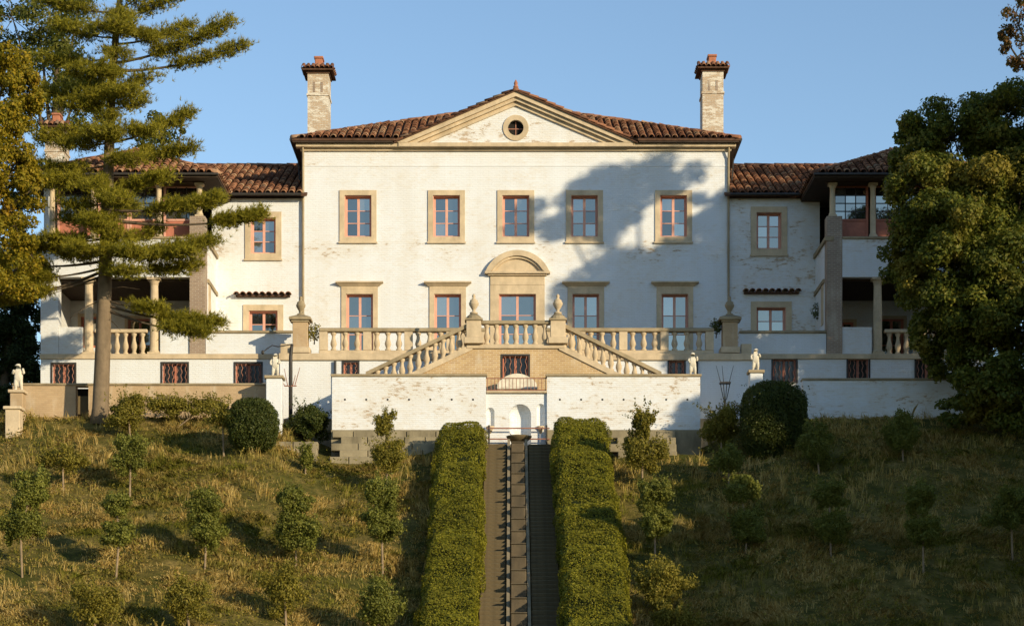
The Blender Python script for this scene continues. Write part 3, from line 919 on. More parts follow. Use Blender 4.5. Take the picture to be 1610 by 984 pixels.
BAL = MB().lathe([(0.115, 0.0), (0.115, 0.06), (0.075, 0.09), (0.085, 0.14), (0.125, 0.24), (0.12, 0.32), (0.075, 0.46), (0.065, 0.58), (0.095, 0.62), (0.115, 0.66), (0.115, 0.72)], (0, 0, 0), 10).mesh("baluster", True)
BAL.materials.append(M['stone'])

def arch_pts(cx, r, zs, n=12):
    return [(cx - r * math.cos(math.pi * i / n), zs + r * math.sin(math.pi * i / n)) for i in range(n + 1)]

for sgn in (-1, 1):
    def X(v): return sgn * v
    def bx(mb, a, b, *rest):
        a, b = sorted((X(a), X(b))); return mb.box(a, b, *rest)
    zS = 15.881                               # string course top, loggia floor
    # basement wall with barred windows, along pavilion and wing terrace
    if sgn < 0: hs = [xz_hole(82, 118, 572, 604, PY0), xz_hole(255, 295, 571, 604, PY0), xz_hole(370, 411, 571, 604, PY0)]
    else: hs = [xz_hole(1215, 1252, 564, 600, PY0), xz_hole(1333, 1366, 563, 598, PY0), xz_hole(1440, 1475, 563, 598, PY0)]
    a, b = sorted((X(9.0), X(PX_OUT)))
    part("basement_wall", MB().wall(a, b, 10.5, zS - .22, PY0, hs, 0.4).mesh("basement_wall"), M['smooth'] if sgn < 0 else M['white'], villa)
    for h in hs: grille(villa, h, PY0)
    part("basement_band", bx(MB(), 9.0, PX_OUT + .03, PY0 - 0.07, PY0 + .4, zS - .217, zS).mesh("basement_band", bevel=0.015), M['stone'], villa)
    # floor slabs
    part("loggia_floor", bx(MB(), PX_IN + .02, PX_OUT - .02, PY0 + .402, 1.4, zS - .3, zS - .02).mesh("loggia_floor"), M['stone'], villa)
    part("terrace_floor", bx(MB(), 9.32, PX_IN - .02, PY0 + .402, 1.45, zS - .3, zS - .03).mesh("terrace_floor"), M['stone'], villa)
    # wing terrace parapet with coping
    part("parapet", bx(MB(), 9.4, PX_IN - .02, PY0 + .05, PY0 + .35, zS + .003, zS + .88).mesh("parapet"), M['white'], villa)
    part("parapet_coping", bx(MB(), 9.4, PX_IN - .01, PY0 - .02, PY0 + .42, zS + .883, zS + .99).mesh("parapet_coping", bevel=0.02), M['coping'], villa)
    # brick pier
    part("brick_pier", bx(MB(), PX_IN, 13.724, PY0 - 0.03, PY0 + .6, zS + .003, 21.674).mesh("brick_pier"), M['pierbrick'], villa)
    part("outer_pier", bx(MB(), 19.261, PX_OUT, PY0, PY0 + .6, zS + .003, 20.709).mesh("outer_pier"), M['white'], villa)
    # side wall with two tall slits
    side = MB()
    side.box(*sorted((X(PX_IN), X(PX_IN + .35))), PY0 + .602, WY + .39, zS + .003, 20.689)
    part("side_wall", side.mesh("side_wall"), M['white'], villa)
    sw = MB(); sw.box(*sorted((X(PX_IN - .03), X(PX_IN + .05))), PY0 + .9, PY0 + 1.5, 17.340, 19.014)
    part("side_shutter", sw.mesh("side_shutter"), M['stone'], villa)
    part("side_band", MB().box(*sorted((X(PX_IN - .09), X(PX_IN + .3))), PY0 - .06, WY - .01, 20.640, 20.807).mesh("side_band"), M['coping'], villa)
    part("side_band", MB().box(*sorted((X(PX_IN - .07), X(PX_IN + .3))), PY0 + .61, WY - .01, 19.014, 19.172).mesh("side_band"), M['coping'], villa)
    # spandrel between storeys
    part("spandrel", bx(MB(), 13.729, PX_OUT + .02, PY0 - .02, PY0 + .35, 19.113, 20.709).mesh("spandrel"), M['white'], villa)
    part("spandrel_coping", bx(MB(), 13.734, PX_OUT + .08, PY0 - .09, PY0 + .42, 20.712, 20.807).mesh("spandrel_coping", bevel=0.015), M['coping'], villa)
    part("upper_floor", bx(MB(), PX_IN + .36, PX_OUT - .02, PY0 + .36, 1.4, 19.014, 19.211).mesh("upper_floor"), M['soffit'], villa)
    part("upper_deck", bx(MB(), PX_IN + .36, PX_OUT - .02, PY0 + .43, 1.4, 20.591, 20.689).mesh("upper_deck"), M['stone'], villa)
    # lower loggia
    for xc in (15.251, 18.009): column(villa, X(xc), PY0 + .2, zS + .003, 19.111, 0.19)
    part("loggia_panel", bx(MB(), 13.729, 14.975, PY0 + .05, PY0 + .3, zS + .003, 17.024).mesh("loggia_panel"), M['worn'] if sgn > 0 else M['white'], villa)
    part("loggia_panel", bx(MB(), 18.246, 19.251, PY0 + .05, PY0 + .3, zS + .003, 17.024).mesh("loggia_panel"), M['white'], villa)
    rail = bx(MB(), 15.527, 17.734, PY0 + .05, PY0 + .35, 16.798, 16.945).mesh("handrail", bevel=0.02)
    lb = part("loggia_balustrade", rail, M['stone'], villa)
    for i in range(6):
        q = part("baluster", BAL, None, lb, (X(15.743 + i * 0.36), PY0 + .2, zS + .003)); q.scale = (1, 1, 1.285)
    # loggia back wall with arched door and windows
    bh = [sorted((X(13.941), X(14.926))) + [16.945, 18.078], sorted((X(16.059), X(17.142))) + [zS, 18.226], sorted((X(18.423), X(19.211))) + [16.945, 18.325]]
    part("loggia_back_wall", MB().wall(*sorted((X(PX_IN + .36), X(PX_OUT))), zS - .02, 19.014, 1.0, bh, 0.3).mesh("loggia_back_wall"), M['white'], villa)
    for h in bh: window(villa, h, 1.0, 2, 2, 0.12, name="loggia_window", bottom=False, depth=0.1, frame='redpanel')
    part("outer_side_wall", bx(MB(), PX_OUT - .35, PX_OUT, PY0 + .602, 9.0, 10.5, 23.152).mesh("outer_side_wall"), M['white'], villa)
    # upper glazed loggia
    for xc in (13.349, 15.054, 17.812, 19.556): column(villa, X(xc), PY0 + .2, 20.810 if xc > 14 else 21.677, PE - .1, 0.125)
    yg = PY0 + .75
    bays = [(13.546, 14.857), (15.271, 16.305), (16.502, 17.635), (17.980, 19.359)]
    for a_, b_ in bays:
        h = sorted((X(a_), X(b_))) + [21.734, PE - .12]
        w = MB(); x0, x1, z0, z1 = h
        t = .05
        w.box(x0 - .09, x0, yg - .02, yg + .1, 20.817, z1 + .05).box(x1, x1 + .09, yg - .02, yg + .1, 20.817, z1 + .05)
        w.box(x0, x1, yg - .02, yg + .1, z1, z1 + .05).box(x0, x1, yg - .03, yg + .1, z0 - .08, z0)
        ww = part("casement_window", w.mesh("casement_window"), M['pink'] if sgn < 0 else M['redpanel'], villa)
        nc = 3 if b_ - a_ > 1.2 else 2; nr = 4
        for i in range(nc):
            for k in range(nr):
                xa, xb_ = x0 + (x1 - x0) * i / nc, x0 + (x1 - x0) * (i + 1) / nc; za, zb_ = z0 + (z1 - z0) * k / nr, z0 + (z1 - z0) * (k + 1) / nr
                part("pane", MB().box(xa + .02, xb_ - .02, yg + .03, yg + .05, za + .02, zb_ - .02).mesh("pane"), M['glass'], ww)
        for i in range(1, nc):
            xm = x0 + (x1 - x0) * i / nc
            part("glazing_bar", MB().box(xm - .02, xm + .02, yg + .01, yg + .06, z0, z1).mesh("glazing_bar"), M['iron'], ww)
        for k in range(1, nr):
            zm = z0 + (z1 - z0) * k / nr
            part("glazing_bar", MB().box(x0, x1, yg + .012, yg + .058, zm - .02, zm + .02).mesh("glazing_bar"), M['iron'], ww)
        part("lower_panel", MB().box(x0, x1, yg + .01, yg + .06, 20.817, z0 - .081).mesh("lower_panel"), M['redpanel'], ww)
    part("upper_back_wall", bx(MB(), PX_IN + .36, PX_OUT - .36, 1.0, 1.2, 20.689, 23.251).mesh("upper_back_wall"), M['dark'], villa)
    # pavilion hip roof
    e0, e1 = 12.433, 20.640; yf_ = PY0 - .7; hr = (e1 - e0) / 2; pk = 0.5; cxr = (e0 + e1) / 2; yb_ = 9.5; zE = PE + .1
    def pt(x, y, z): return (X(x), y, z)
    polys = [[pt(e0, yf_, zE), pt(e1, yf_, zE), pt(cxr, yf_ + hr, zE + hr * pk)], [pt(e0, yb_, zE), pt(e0, yf_, zE), pt(cxr, yf_ + hr, zE + hr * pk), pt(cxr, yb_, zE + hr * pk)],
             [pt(e1, yf_, zE), pt(e1, yb_, zE), pt(cxr, yb_, zE + hr * pk), pt(cxr, yf_ + hr, zE + hr * pk)]]
    if sgn < 0: polys = [p[::-1] for p in polys]
    pr = slab("pavilion_roof", polys, 0.1, M['underroof'], villa)
    s5 = math.hypot(1, pk); field = []
    xl = min(X(e0), X(e1))
    tiled_plane(pr, (xl, yf_, zE), (1, 0, 0), (0, 1, pk), [(0, 0), (2 * hr, 0), (hr, hr * s5)], 90, field)
    tiled_plane(pr, pt(e0, yf_, zE), (0, 1, 0), (sgn, 0, pk), [(0, 0), (yb_ - yf_, 0), (yb_ - yf_, hr * s5), (hr, hr * s5)], 0, field)
    tiled_plane(pr, pt(e1, yf_, zE), (0, 1, 0), (-sgn, 0, pk), [(0, 0), (yb_ - yf_, 0), (yb_ - yf_, hr * s5), (hr, hr * s5)], 0, field)
    flush_field(pr, field)
    for e_ in (e0, e1): ridge(pr, pt(e_, yf_, zE + .04), pt(cxr, yf_ + hr, zE + hr * pk + .06), "hip_tile")
    ridge(pr, pt(cxr, yf_ + hr, zE + hr * pk + .06), pt(cxr, yb_, zE + hr * pk + .06))
    part("pavilion_soffit", bx(MB(), e0 + .03, e1 - .03, yf_ + .03, yb_, zE - .17, zE - .103).mesh("pavilion_soffit"), M['soffit'], villa)
    part("beam", bx(MB(), PX_IN, PX_OUT, PY0 + .02, PY0 + .38, PE - .098, zE - .172).mesh("beam") if zE - .172 > PE - .098 else bx(MB(), PX_IN, PX_OUT, PY0 + .02, PY0 + .38, PE - .099, PE - .072).mesh("beam"), M['soffit'], villa)
    part("gutter", bx(MB(), e0 - .02, e1 + .02, yf_ - .10, yf_ - .01, zE - .10, zE + .0).mesh("gutter", bevel=.02), M['iron'], villa)

# ------------------------------------------------------------------ main terrace
TY = -5.0
TX = 9.74
terr = thing("terrace_wall", "white terrace wall with stone base below the ground floor windows", "wall", (0, TY, 11.5))
hs = [xz_hole(540, 563, 569, 590, TY), xz_hole(1052, 1076, 566, 588, TY)]
m = MB().wall(-TX, TX, 12.9, Z_TERR - 0.30, TY, hs, 0.4)
m.box(-TX, -TX + .4, TY + .402, PY0 - .01, 12.9, Z_TERR - .3).box(TX - .4, TX, TY + .402, PY0 - .01, 12.9, Z_TERR - .3)
part("wall_face", m.mesh("wall_face"), M['smooth'], terr)
for h in hs: grille(terr, h, TY)
part("stone_base", MB().box(-TX - .06, TX + .06, TY - .08, TY + .4, 10.2, 12.897).mesh("stone_base"), M['block'], terr)
part("band", MB().box(-TX - .05, TX + .05, TY - .10, TY + .45, Z_TERR - .297, Z_TERR - .01).mesh("band", bevel=.02), M['stone'], terr)
part("deck", MB().box(-TX + .41, TX - .41, TY + .46, -.41, Z_TERR - .15, Z_TERR - .005).mesh("deck"), M['step'], terr)
for sgn in (-1, 1):
    part("drainpipe", MB().tube([(sgn * 7.35 - (0.1 if sgn < 0 else -.1), TY - .12, Z_TERR - .32), (sgn * 7.35 - (0.1 if sgn < 0 else -.1), TY - .12, 12.95)], .05, 7).mesh("drainpipe"), M['iron'], terr)

def balustrade(name, label, peds, Y, zb, h=1.06, nb=3, group="terrace balustrades"):
    """peds: pedestal centres from end to end"""
    x0, x1 = peds[0], peds[-1]
    t = thing(name, label, "balustrade", ((x0 + x1) / 2, Y, zb), group)
    part("base_rail", MB().box(x0 - .18, x1 + .18, Y - .15, Y + .15, zb, zb + .14).mesh("base_rail", bevel=.015), M['stone'], t)
    part("handrail", MB().box(x0 - .18, x1 + .18, Y - .19, Y + .19, zb + h - .16, zb + h).mesh("handrail", bevel=.03), M['coping'], t)
    for p in peds:
        part("pedestal", MB().box(p - .17, p + .17, Y - .16, Y + .16, zb + .142, zb + h - .162).mesh("pedestal", bevel=.01), M['stone'], t)
    for a, b in zip(peds[:-1], peds[1:]):
        for i in range(nb):
            x = a + .17 + (b - a - .34) * (i + .5) / nb
            q = part("baluster", BAL, None, t, (x, Y, zb + .14)); q.scale = (1.05, 1.05, (h - .30) / .72)
    return t
pl = [wx(p, TY) for p in (508, 577, 642, 708, 760)]
pr_ = [wx(p, TY) for p in (862, 914, 980, 1045, 1116)]
balustrade("balustrade", "stone balustrade along the terrace left of the double stair", pl, TY + .2, Z_TERR)
balustrade("balustrade", "stone balustrade along the terrace right of the double stair", pr_, TY + .2, Z_TERR)

URN = MB().lathe([(0.16, 0), (0.16, 0.05), (0.07, 0.09), (0.06, 0.15), (0.11, 0.22), (0.19, 0.36), (0.20, 0.44), (0.15, 0.50), (0.17, 0.53), (0.09, 0.58), (0.05, 0.66), (0.075, 0.70), (0.06, 0.76), (0.015, 0.80)], (0, 0, 0), 12).mesh("urn", True)
def pier_urn(px, Y, zb, hp, w, lab_p, lab_u, dome=False):
    x = wx(px, Y)
    t = thing("gate_pier" if not dome else "stair_pier", lab_p, "pier", (x, Y, zb))
    part("plinth", MB().box(x - w / 2 - .09, x + w / 2 + .09, Y - w / 2 - .09, Y + w / 2 + .09, zb, zb + .25).mesh("plinth", bevel=.02), M['stone'], t)
    part("shaft", MB().box(x - w / 2, x + w / 2, Y - w / 2, Y + w / 2, zb + .252, zb + hp).mesh("shaft", bevel=.015), M['stone'] if dome else M['tanwall'], t)
    cp = MB()
    if dome:
        cp.box(x - w / 2 - .06, x + w / 2 + .06, Y - w / 2 - .06, Y + w / 2 + .06, zb + hp + .002, zb + hp + .08)
        cp.lathe([(w / 2 + .03, .082), (w / 2, .18), (w / 2 - .1, .26), (.12, .31)], (x, Y, zb + hp), 14); ht = hp + .31
    else:
        cp.box(x - w / 2 - .05, x + w / 2 + .05, Y - w / 2 - .05, Y + w / 2 + .05, zb + hp + .002, zb + hp + .09)
        o = w / 2 + .14
        vs = [(x - o, Y - o, zb + hp + .092), (x + o, Y - o, zb + hp + .092), (x + o, Y + o, zb + hp + .092), (x - o, Y + o, zb + hp + .092)]
        vs += [(p[0], p[1], p[2] + .1) for p in vs]
        vs += [(x - .15, Y - .15, zb + hp + .33), (x + .15, Y - .15, zb + hp + .33), (x + .15, Y + .15, zb + hp + .33), (x - .15, Y + .15, zb + hp + .33)]
        cp.add(vs, [(3, 2, 1, 0), (8, 9, 10, 11)] + [(i, (i + 1) % 4, 4 + (i + 1) % 4, 4 + i) for i in range(4)] + [(4 + i, 4 + (i + 1) % 4, 8 + (i + 1) % 4, 8 + i) for i in range(4)]); ht = hp + .33
    part("cap", cp.mesh("cap"), M['coping'], t)
    u = part("urn", URN.copy(), M['coping'] if not dome else M['stone'], None, (x, Y, zb + ht))
    tag(u, lab_u, "urn", "finial urns on the terrace piers")
pier_urn(473, TY + .3, Z_TERR + .01, 1.28, .62, "tan stone pier at the left end of the terrace balustrade", "dark stone urn finial on the pier at the terrace's left end")
pier_urn(1147, TY + .3, Z_TERR + .01, 1.28, .62, "shaded stone pier at the right end of the terrace balustrade", "dark stone urn finial on the shaded pier at the terrace's right end")
for sgn in (-1, 1):
    lo_p = part("low_parapet", MB().box(*sorted((sgn * 9.3, sgn * 9.72)), TY + .05, TY + .4, Z_TERR + .002, Z_TERR + .4).mesh("low_parapet"), M['stone'], terr)

# ------------------------------------------------------------------ double stair (perron)
SY = -7.5
ZL = 15.5                                    # landing
ZD = 13.15                                   # lower terrace
stair = thing("double_stair", "double stone staircase descending both ways in front of a brick wall", "staircase", (0, SY, ZD))
lx0, lx1 = wx(745, SY), wx(877, SY)
cxs = (lx0 + lx1) / 2
bx0, bx1 = wx(575, SY), wx(1040, SY)
gh = xz_hole(790, 831, 559, 600, SY)
fw = MB()
nst = 14
# brick front: centre with the barred window, sloping flanks
fw.wall(lx0, lx1, ZD, ZL - .18, SY, [gh], 0.35)
fw.prism([(bx0, ZD), (lx0, ZD), (lx0, ZL - .18), (bx0, ZD + .1)], SY, SY + .35)
fw.prism([(lx1, ZD), (bx1, ZD), (bx1, ZD + .1), (lx1, ZL - .18)], SY, SY + .35)
part("brick_front", fw.mesh("brick_front"), M['brick'], stair)
grille(stair, gh, SY)
part("landing", MB().box(lx0 - .3, lx1 + .3, SY - .08, TY - .11, ZL - .178, ZL).mesh("landing", bevel=.02), M['stone'], stair)
for xe, xl_ in ((bx0, lx0 - .3), (bx1, lx1 + .3)):
    for i in range(nst):
        t0, t1 = i / nst, (i + 1) / nst
        xa, xb = sorted((xl_ + (xe - xl_) * t0, xl_ + (xe - xl_) * t1))
        zt = ZL - (ZL - ZD) * (i + 1) / (nst + .5)
        part("stair_tread", MB().box(xa, xb, SY + .352, TY - .12, ZD, zt).mesh("stair_tread"), M['step'], stair)
    # string under the balusters and sloping handrail
    p0 = Vector((xl_ + (.25 if xe < xl_ else -.25), SY, ZL - .1)); p1 = Vector((xe, SY, ZD + .22))
    def sloped(z0, z1, y0, y1, nm, mt):
        a, b = (p1, p0) if p1.x < p0.x else (p0, p1)
        mm = MB().prism([(a.x, a.z + z0), (b.x, b.z + z0), (b.x, b.z + z1), (a.x, a.z + z1)], y0, y1)
        part(nm, mm.mesh(nm), M[mt], stair)
    sloped(-.12, .12, SY - .06, SY + .36, "string", 'stone')
    sloped(.86, 1.02, SY - .07, SY + .33, "handrail", 'coping')
    nb = 13
    for i in range(nb):
        tt = (i + .6) / nb
        x = p0.x + (p1.x - p0.x) * tt; z = p0.z + (p1.z - p0.z) * tt
        q = part("baluster", BAL, None, stair, (x, SY + .13, z + .10)); q.scale = (1, 1, .78 / .72)
# landing balustrade front
part("landing_rail", MB().box(lx0 + .3, lx1 - .3, SY - .08, SY + .28, ZL + .80, ZL + .95).mesh("landing_rail", bevel=.03), M['coping'], stair)
for i in range(7):
    q = part("baluster", BAL, None, stair, (lx0 + .52 + (lx1 - lx0 - 1.04) * i / 6, SY + .1, ZL + .002)); q.scale = (1, 1, .80 / .72)
pier_urn(745, SY + .12, ZL - .0, .93, .60, "stone pier with domed cap left of the stair landing", "pale stone urn on the domed pier left of the stair landing", True)
pier_urn(877, SY + .12, ZL - .0, .93, .60, "stone pier with domed cap right of the stair landing", "pale stone urn on the domed pier right of the stair landing", True)

# ------------------------------------------------------------------ retaining wall in front
RY = -10.0
ZR = wz(592, RY); ZB = wz(676, RY)
rw = thing("retaining_wall", "peeling white brick retaining wall with arched fountain niche in the centre", "wall", (0, RY, 10.5))
x_l0, x_l1, x_r0, x_r1 = wx(522, RY), wx(764, RY), wx(860, RY), wx(1101, RY)
for a, b in ((x_l0, x_l1), (x_r0, x_r1)):
    part("wall_panel", MB().box(a, b, RY, RY + .45, ZB, ZR).mesh("wall_panel"), M['worn'], rw)
    part("coping", MB().box(a - .05, b + .05, RY - .07, RY + .52, ZR + .002, ZR + .10).mesh("coping", bevel=.02), M['coping'], rw)
    nw = int((b - a) / .82)
    for i in range(nw):
        xx = a + .5 + i * (b - a - 1.0) / max(nw - 1, 1)
        part("weep_hole", MB().box(xx - .035, xx + .035, RY - .004, RY + .05, wz(628, RY) - .035, wz(628, RY) + .035).mesh("weep_hole"), M['dark'], rw)
    part("footing", MB().box(a - .02, b + .02, RY - .12, RY + .4, 9.6, ZB - .003).mesh("footing"), M['block'], rw)
part("return_wall", MB().box(x_l0, x_l0 + .45, RY + .452, TY - .12, ZB, ZR).mesh("return_wall"), M['white'], rw)
part("return_wall", MB().box(x_r1 - .45, x_r1, RY + .452, TY - .12, ZB, ZR).mesh("return_wall"), M['white'], rw)
# terrace floor behind it
tf = part("terrace_paving", MB().box(x_l0 + .46, x_r1 - .46, RY + .46, TY - .13, ZD - .4, ZD - .01).mesh("terrace_paving"), M['step']); tf["kind"] = "structure"
# centre bay: niche wall
NYY = RY + .12
zc1 = ZD
def niche_wall(x0, x1, z0, z1, niches, y, thick):
    m = MB()
    niches = sorted(niches)
    cur = x0
    for cx, r, zs, zf in niches:
        m.quad((cur, y, z0), (cx - r, y, z0), (cx - r, y, z1), (cur, y, z1))
        if zf > z0: m.quad((cx - r, y, z0), (cx + r, y, z0), (cx + r, y, zf), (cx - r, y, zf))
        ap = arch_pts(cx, r, zs, 14)
        for i in range(14):
            (xa, za), (xb, zb) = ap[i], ap[i + 1]
            m.quad((xa, y, za), (xb, y, zb), (xb, y, z1), (xa, y, z1))
        # concave back: half cylinder with a quarter dome
        n = 10
        for i in range(n):
            a0, a1 = math.pi * i / n, math.pi * (i + 1) / n
            pa = (cx - r * math.cos(a0), y + r * .95 * math.sin(a0)); pb = (cx - r * math.cos(a1), y + r * .95 * math.sin(a1))
            m.quad((pa[0], pa[1], zf), (pb[0], pb[1], zf), (pb[0], pb[1], zs), (pa[0], pa[1], zs))
            for k in range(6):
                e0, e1 = math.pi / 2 * k / 6, math.pi / 2 * (k + 1) / 6
                def dp(a, e): return (cx - r * math.cos(a) * math.cos(e), y + r * .95 * math.sin(a) * math.cos(e), zs + r * math.sin(e))
                m.quad(dp(a0, e0), dp(a1, e0), dp(a1, e1), dp(a0, e1))
        m.add([(cx - r * math.cos(math.pi * i / n), y + r * .95 * math.sin(math.pi * i / n), zf) for i in range(n + 1)], [tuple(range(n + 1))])
        cur = cx + r
    m.quad((cur, y, z0), (x1, y, z0), (x1, y, z1), (cur, y, z1))
    m.quad((x0, y, z1), (x1, y, z1), (x1, y + thick, z1), (x0, y + thick, z1))
    return m
z_n = 10.55
cxn = wx(818, NYY)
nm = niche_wall(x_l1 + .002, x_r0 - .002, z_n, zc1, [(cxn, .42, wz(652, NYY), z_n), (wx(771, NYY), .16, wz(647, NYY), wz(672, NYY)), (wx(850, NYY), .16, wz(641, NYY), wz(672, NYY))], NYY, .5)
part("niche_wall", nm.mesh("niche_wall"), M['white'], rw)
part("niche_ledge", MB().box(x_l1 + .003, x_r0 - .003, NYY - .12, NYY + .3, zc1 + .002, zc1 + .09).mesh("niche_ledge", bevel=.02), M['stone'], rw)
for px in (771, 850):
    xx = wx(px, NYY)
    part("niche_bracket", MB().lathe([(.03, -.22), (.10, -.08), (.15, 0), (.15, .05)], (xx, NYY - .02, wz(672, NYY)), 8).mesh("niche_bracket", True), M['stone'], rw)
rl = thing("niche_railing", "thin rusty rail across the fountain niche", "railing", (cxn, NYY - .3, z_n))
for zz in (wz(673, NYY - .3), wz(690, NYY - .3)):
    part("rail", MB().tube([(x_l1 + .05, NYY - .3, zz), (x_r0 + .1, NYY - .3, zz)], .028, 6).mesh("rail"), M['rust'], rl)
for xx in (x_l1 + .12, x_r0 - .02):
    part("post", MB().tube([(xx, NYY - .3, z_n), (xx, NYY - .3, wz(668, NYY - .3))], .035, 6).mesh("post"), M['iron'], rl)
# iron railing on top of the niche
ir = thing("iron_railing", "low dark iron railing on top of the fountain niche", "railing", (cxn, NYY, zc1))
for zz in (zc1 + .12, zc1 + .58):
    part("rail", MB().tube([(x_l1 + .03, NYY - .02, zz), (x_r0 - .03, NYY - .02, zz)], .02, 5).mesh("rail"), M['rust'], ir)
for i in range(17):
    xx = x_l1 + .06 + (x_r0 - x_l1 - .12) * i / 16
    part("baluster_bar", MB().tube([(xx, NYY - .02, zc1 + .09), (xx, NYY - .02, zc1 + .60)], .014, 5).mesh("baluster_bar"), M['rust'], ir)
# pale stone bench with a curved back behind the railing
bn = thing("garden_bench", "white curved back stone bench behind the low iron railing", "bench", (wx(813, -8.6), -8.6, ZD))
poly = [(-.75, .02)]
poly = [(-.78, 0.42), (.78, .42)] + [(.78 * math.cos(math.pi * i / 12), .62 + .42 * math.sin(math.pi * i / 12) ** 1.6) for i in range(13)]
bxc = wx(813, -8.6)
part("backrest", MB().prism([(bxc + x, ZD + z) for x, z in poly], -8.35, -8.22).mesh("backrest"), M['marble'], bn)
part("seat", MB().box(bxc - .8, bxc + .8, -8.8, -8.352, ZD + .35, ZD + .44).mesh("seat", bevel=.02), M['marble'], bn)
for s_ in (-1, 1): part("leg", MB().box(bxc + s_ * .6 - .09, bxc + s_ * .6 + .09, -8.75, -8.3, ZD, ZD + .348).mesh("leg"), M['marble'], bn)
# fountain basin at the head of the cascade
fx, fz, fy = wx(816, -10.7), wz(703, -10.7), -10.7
fb = thing("fountain_basin", "shallow stone fountain bowl at the head of the cascade", "fountain", (fx, fy, fz))
part("bowl", MB().lathe([(.10, .12), (.16, .16), (.34, .24), (.47, .36), (.50, .42), (.46, .43), (.40, .37), (.1, .34)], (fx, fy, fz), 18).mesh("bowl", True), M['step'], fb)
part("foot", MB().lathe([(.24, -.4), (.22, .02), (.12, .06), (.10, .119)], (fx, fy, fz), 12).mesh("foot", True), M['stone'], fb)

# side retaining walls of the lower terrace
def side_wall(name, label, xa, xb, Y, zt, zb, mat, openings=()):
    t = thing(name, label, "wall", ((xa + xb) / 2, Y, zb))
    part("wall_face", MB().wall(xa, xb, zb, zt, Y, openings, .4).mesh("wall_face"), mat, t)
    part("coping", MB().box(xa - .03, xb + .03, Y - .06, Y + .46, zt + .002, zt + .09).mesh("coping", bevel=.02), M['coping'], t)
    return t
SWY = -8.6
xs0 = wx(20, SWY)
lwall = side_wall("garden_wall", "long sandy brown garden wall behind the pine trunk", xs0, wx(428, SWY), SWY, wz(606, SWY), 10.8, M['tanwall'], [[wx(119, SWY), wx(139, SWY), 10.8, wz(607, SWY)]])
part("dark_gap", MB().box(wx(117, SWY), wx(141, SWY), SWY + .6, SWY + .65, 10.8, wz(607, SWY)).mesh("dark_gap"), M['dark'], lwall)
side_wall("garden_wall", "white peeling garden wall behind the round clipped bush and the big tree", wx(1262, SWY), 21.0, SWY, wz(598, SWY), 10.8, M['worn'])
for a, b in ((xs0, wx(428, SWY)), (wx(1262, SWY), 21.0)):
    o = part("side_terrace", MB().box(a, b, SWY + .41, PY0 - .01, 12.6, wz(606, SWY) - .35).mesh("side_terrace"), M['step']); o["kind"] = "structure"

# pedestals with statues
def skin_statue(px, Y, zb, label, h=0.92, variant=0):
    x = wx(px, Y)
    s = h / 1.0
    k = 1 if variant % 2 == 0 else -1
    J = [  # (x,y,z,radius) : stocky putto
        (0, 0, .44, .115), (0, -.01, .56, .125), (0, 0, .68, .12), (0, -.01, .76, .06), (0, -.02, .88, .105), (0, -.03, .955, .075),   # 0 pelvis .. 5 crown
        (.13, 0, .70, .06), (.19, -.06, .58, .05), (.12, -.15, .52 + (.2 if variant > 1 else 0), .045),              # right arm
        (-.13, 0, .70, .06), (-.20, -.03, .60, .05), (-.17 , -.10, .46 + (.32 if variant % 2 else 0), .045),          # left arm
        (.075, 0, .38, .09), (.095, -.05, .21, .065), (.09, .0, .05, .05), (.10, -.09, .03, .04),                    # right leg
        (-.075, 0, .38, .09), (-.10, -.02, .20, .065), (-.11, .02, .05, .05), (-.13, -.07, .03, .04),
        (0, .08, .10, .12), (0, .06, .30, .10)]                                                                      # tree stump support
    E = [(0,1),(1,2),(2,3),(3,4),(4,5),(2,6),(6,7),(7,8),(2,9),(9,10),(10,11),(0,12),(12,13),(13,14),(14,15),(0,16),(16,17),(17,18),(18,19),(20,21),(21,0)]
    me = bpy.data.meshes.new("statue")
    me.from_pydata([(k * a * s, b * s, c * s) for a, b, c, r in J], E, [])
    me.update()
    me.materials.append(M['marble'])
    o = bpy.data.objects.new("statue", me); COL.objects.link(o)
    o.location = (x, Y, zb)
    md = o.modifiers.new("skin", 'SKIN'); md.use_smooth_shade = True
    for v, (a, b, c, r) in zip(me.skin_vertices[0].data, J): v.radius = (r * s, r * s)
    me.skin_vertices[0].data[0].use_root = True
    sb = o.modifiers.new("sub", 'SUBSURF'); sb.levels = 2; sb.render_levels = 2
    tag(o, label, "statue", "pale stone garden statues")
    return o
def pedestal(px, Y, zt, zb, w, label, mat='stone'):
    x = wx(px, Y)
    t = thing("pedestal", label, "pedestal", (x, Y, zb))
    part("shaft", MB().box(x - w / 2, x + w / 2, Y - w / 2, Y + w / 2, zb, zt - .12).mesh("shaft", bevel=.02), M[mat], t)
    part("cap", MB().box(x - w / 2 - .07, x + w / 2 + .07, Y - w / 2 - .07, Y + w / 2 + .07, zt - .118, zt).mesh("cap", bevel=.02), M['coping'] if mat == 'smooth' else M['stone'], t)
    part("base", MB().box(x - w / 2 - .06, x + w / 2 + .06, Y - w / 2 - .06, Y + w / 2 + .06, zb - .3, zb - .003).mesh("base", bevel=.02), M['stone'], t)
pedestal(432, -9.4, wz(592, -9.4), 11.3, .62, "tall white pedestal between the clipped bush and the terrace wall", 'smooth')
skin_statue(433, -9.4, wz(592, -9.4), "small weathered statue on the white pedestal left of the retaining wall", .95, 0)
skin_statue(1089, RY + .22, ZR + .10, "stubby sunlit statue on the right end of the retaining wall", .92, 1)
pedestal(1188, -9.4, wz(583, -9.4), 11.3, .50, "white pedestal rising behind the round clipped bush", 'smooth')
skin_statue(1188, -9.4, wz(583, -9.4), "sunlit statue on the pedestal above the round clipped bush", .92, 2)
pedestal(28, -9.9, wz(614, -9.9), 12.0, .5, "stone pedestal at the far left end of the garden wall", 'tanwall')
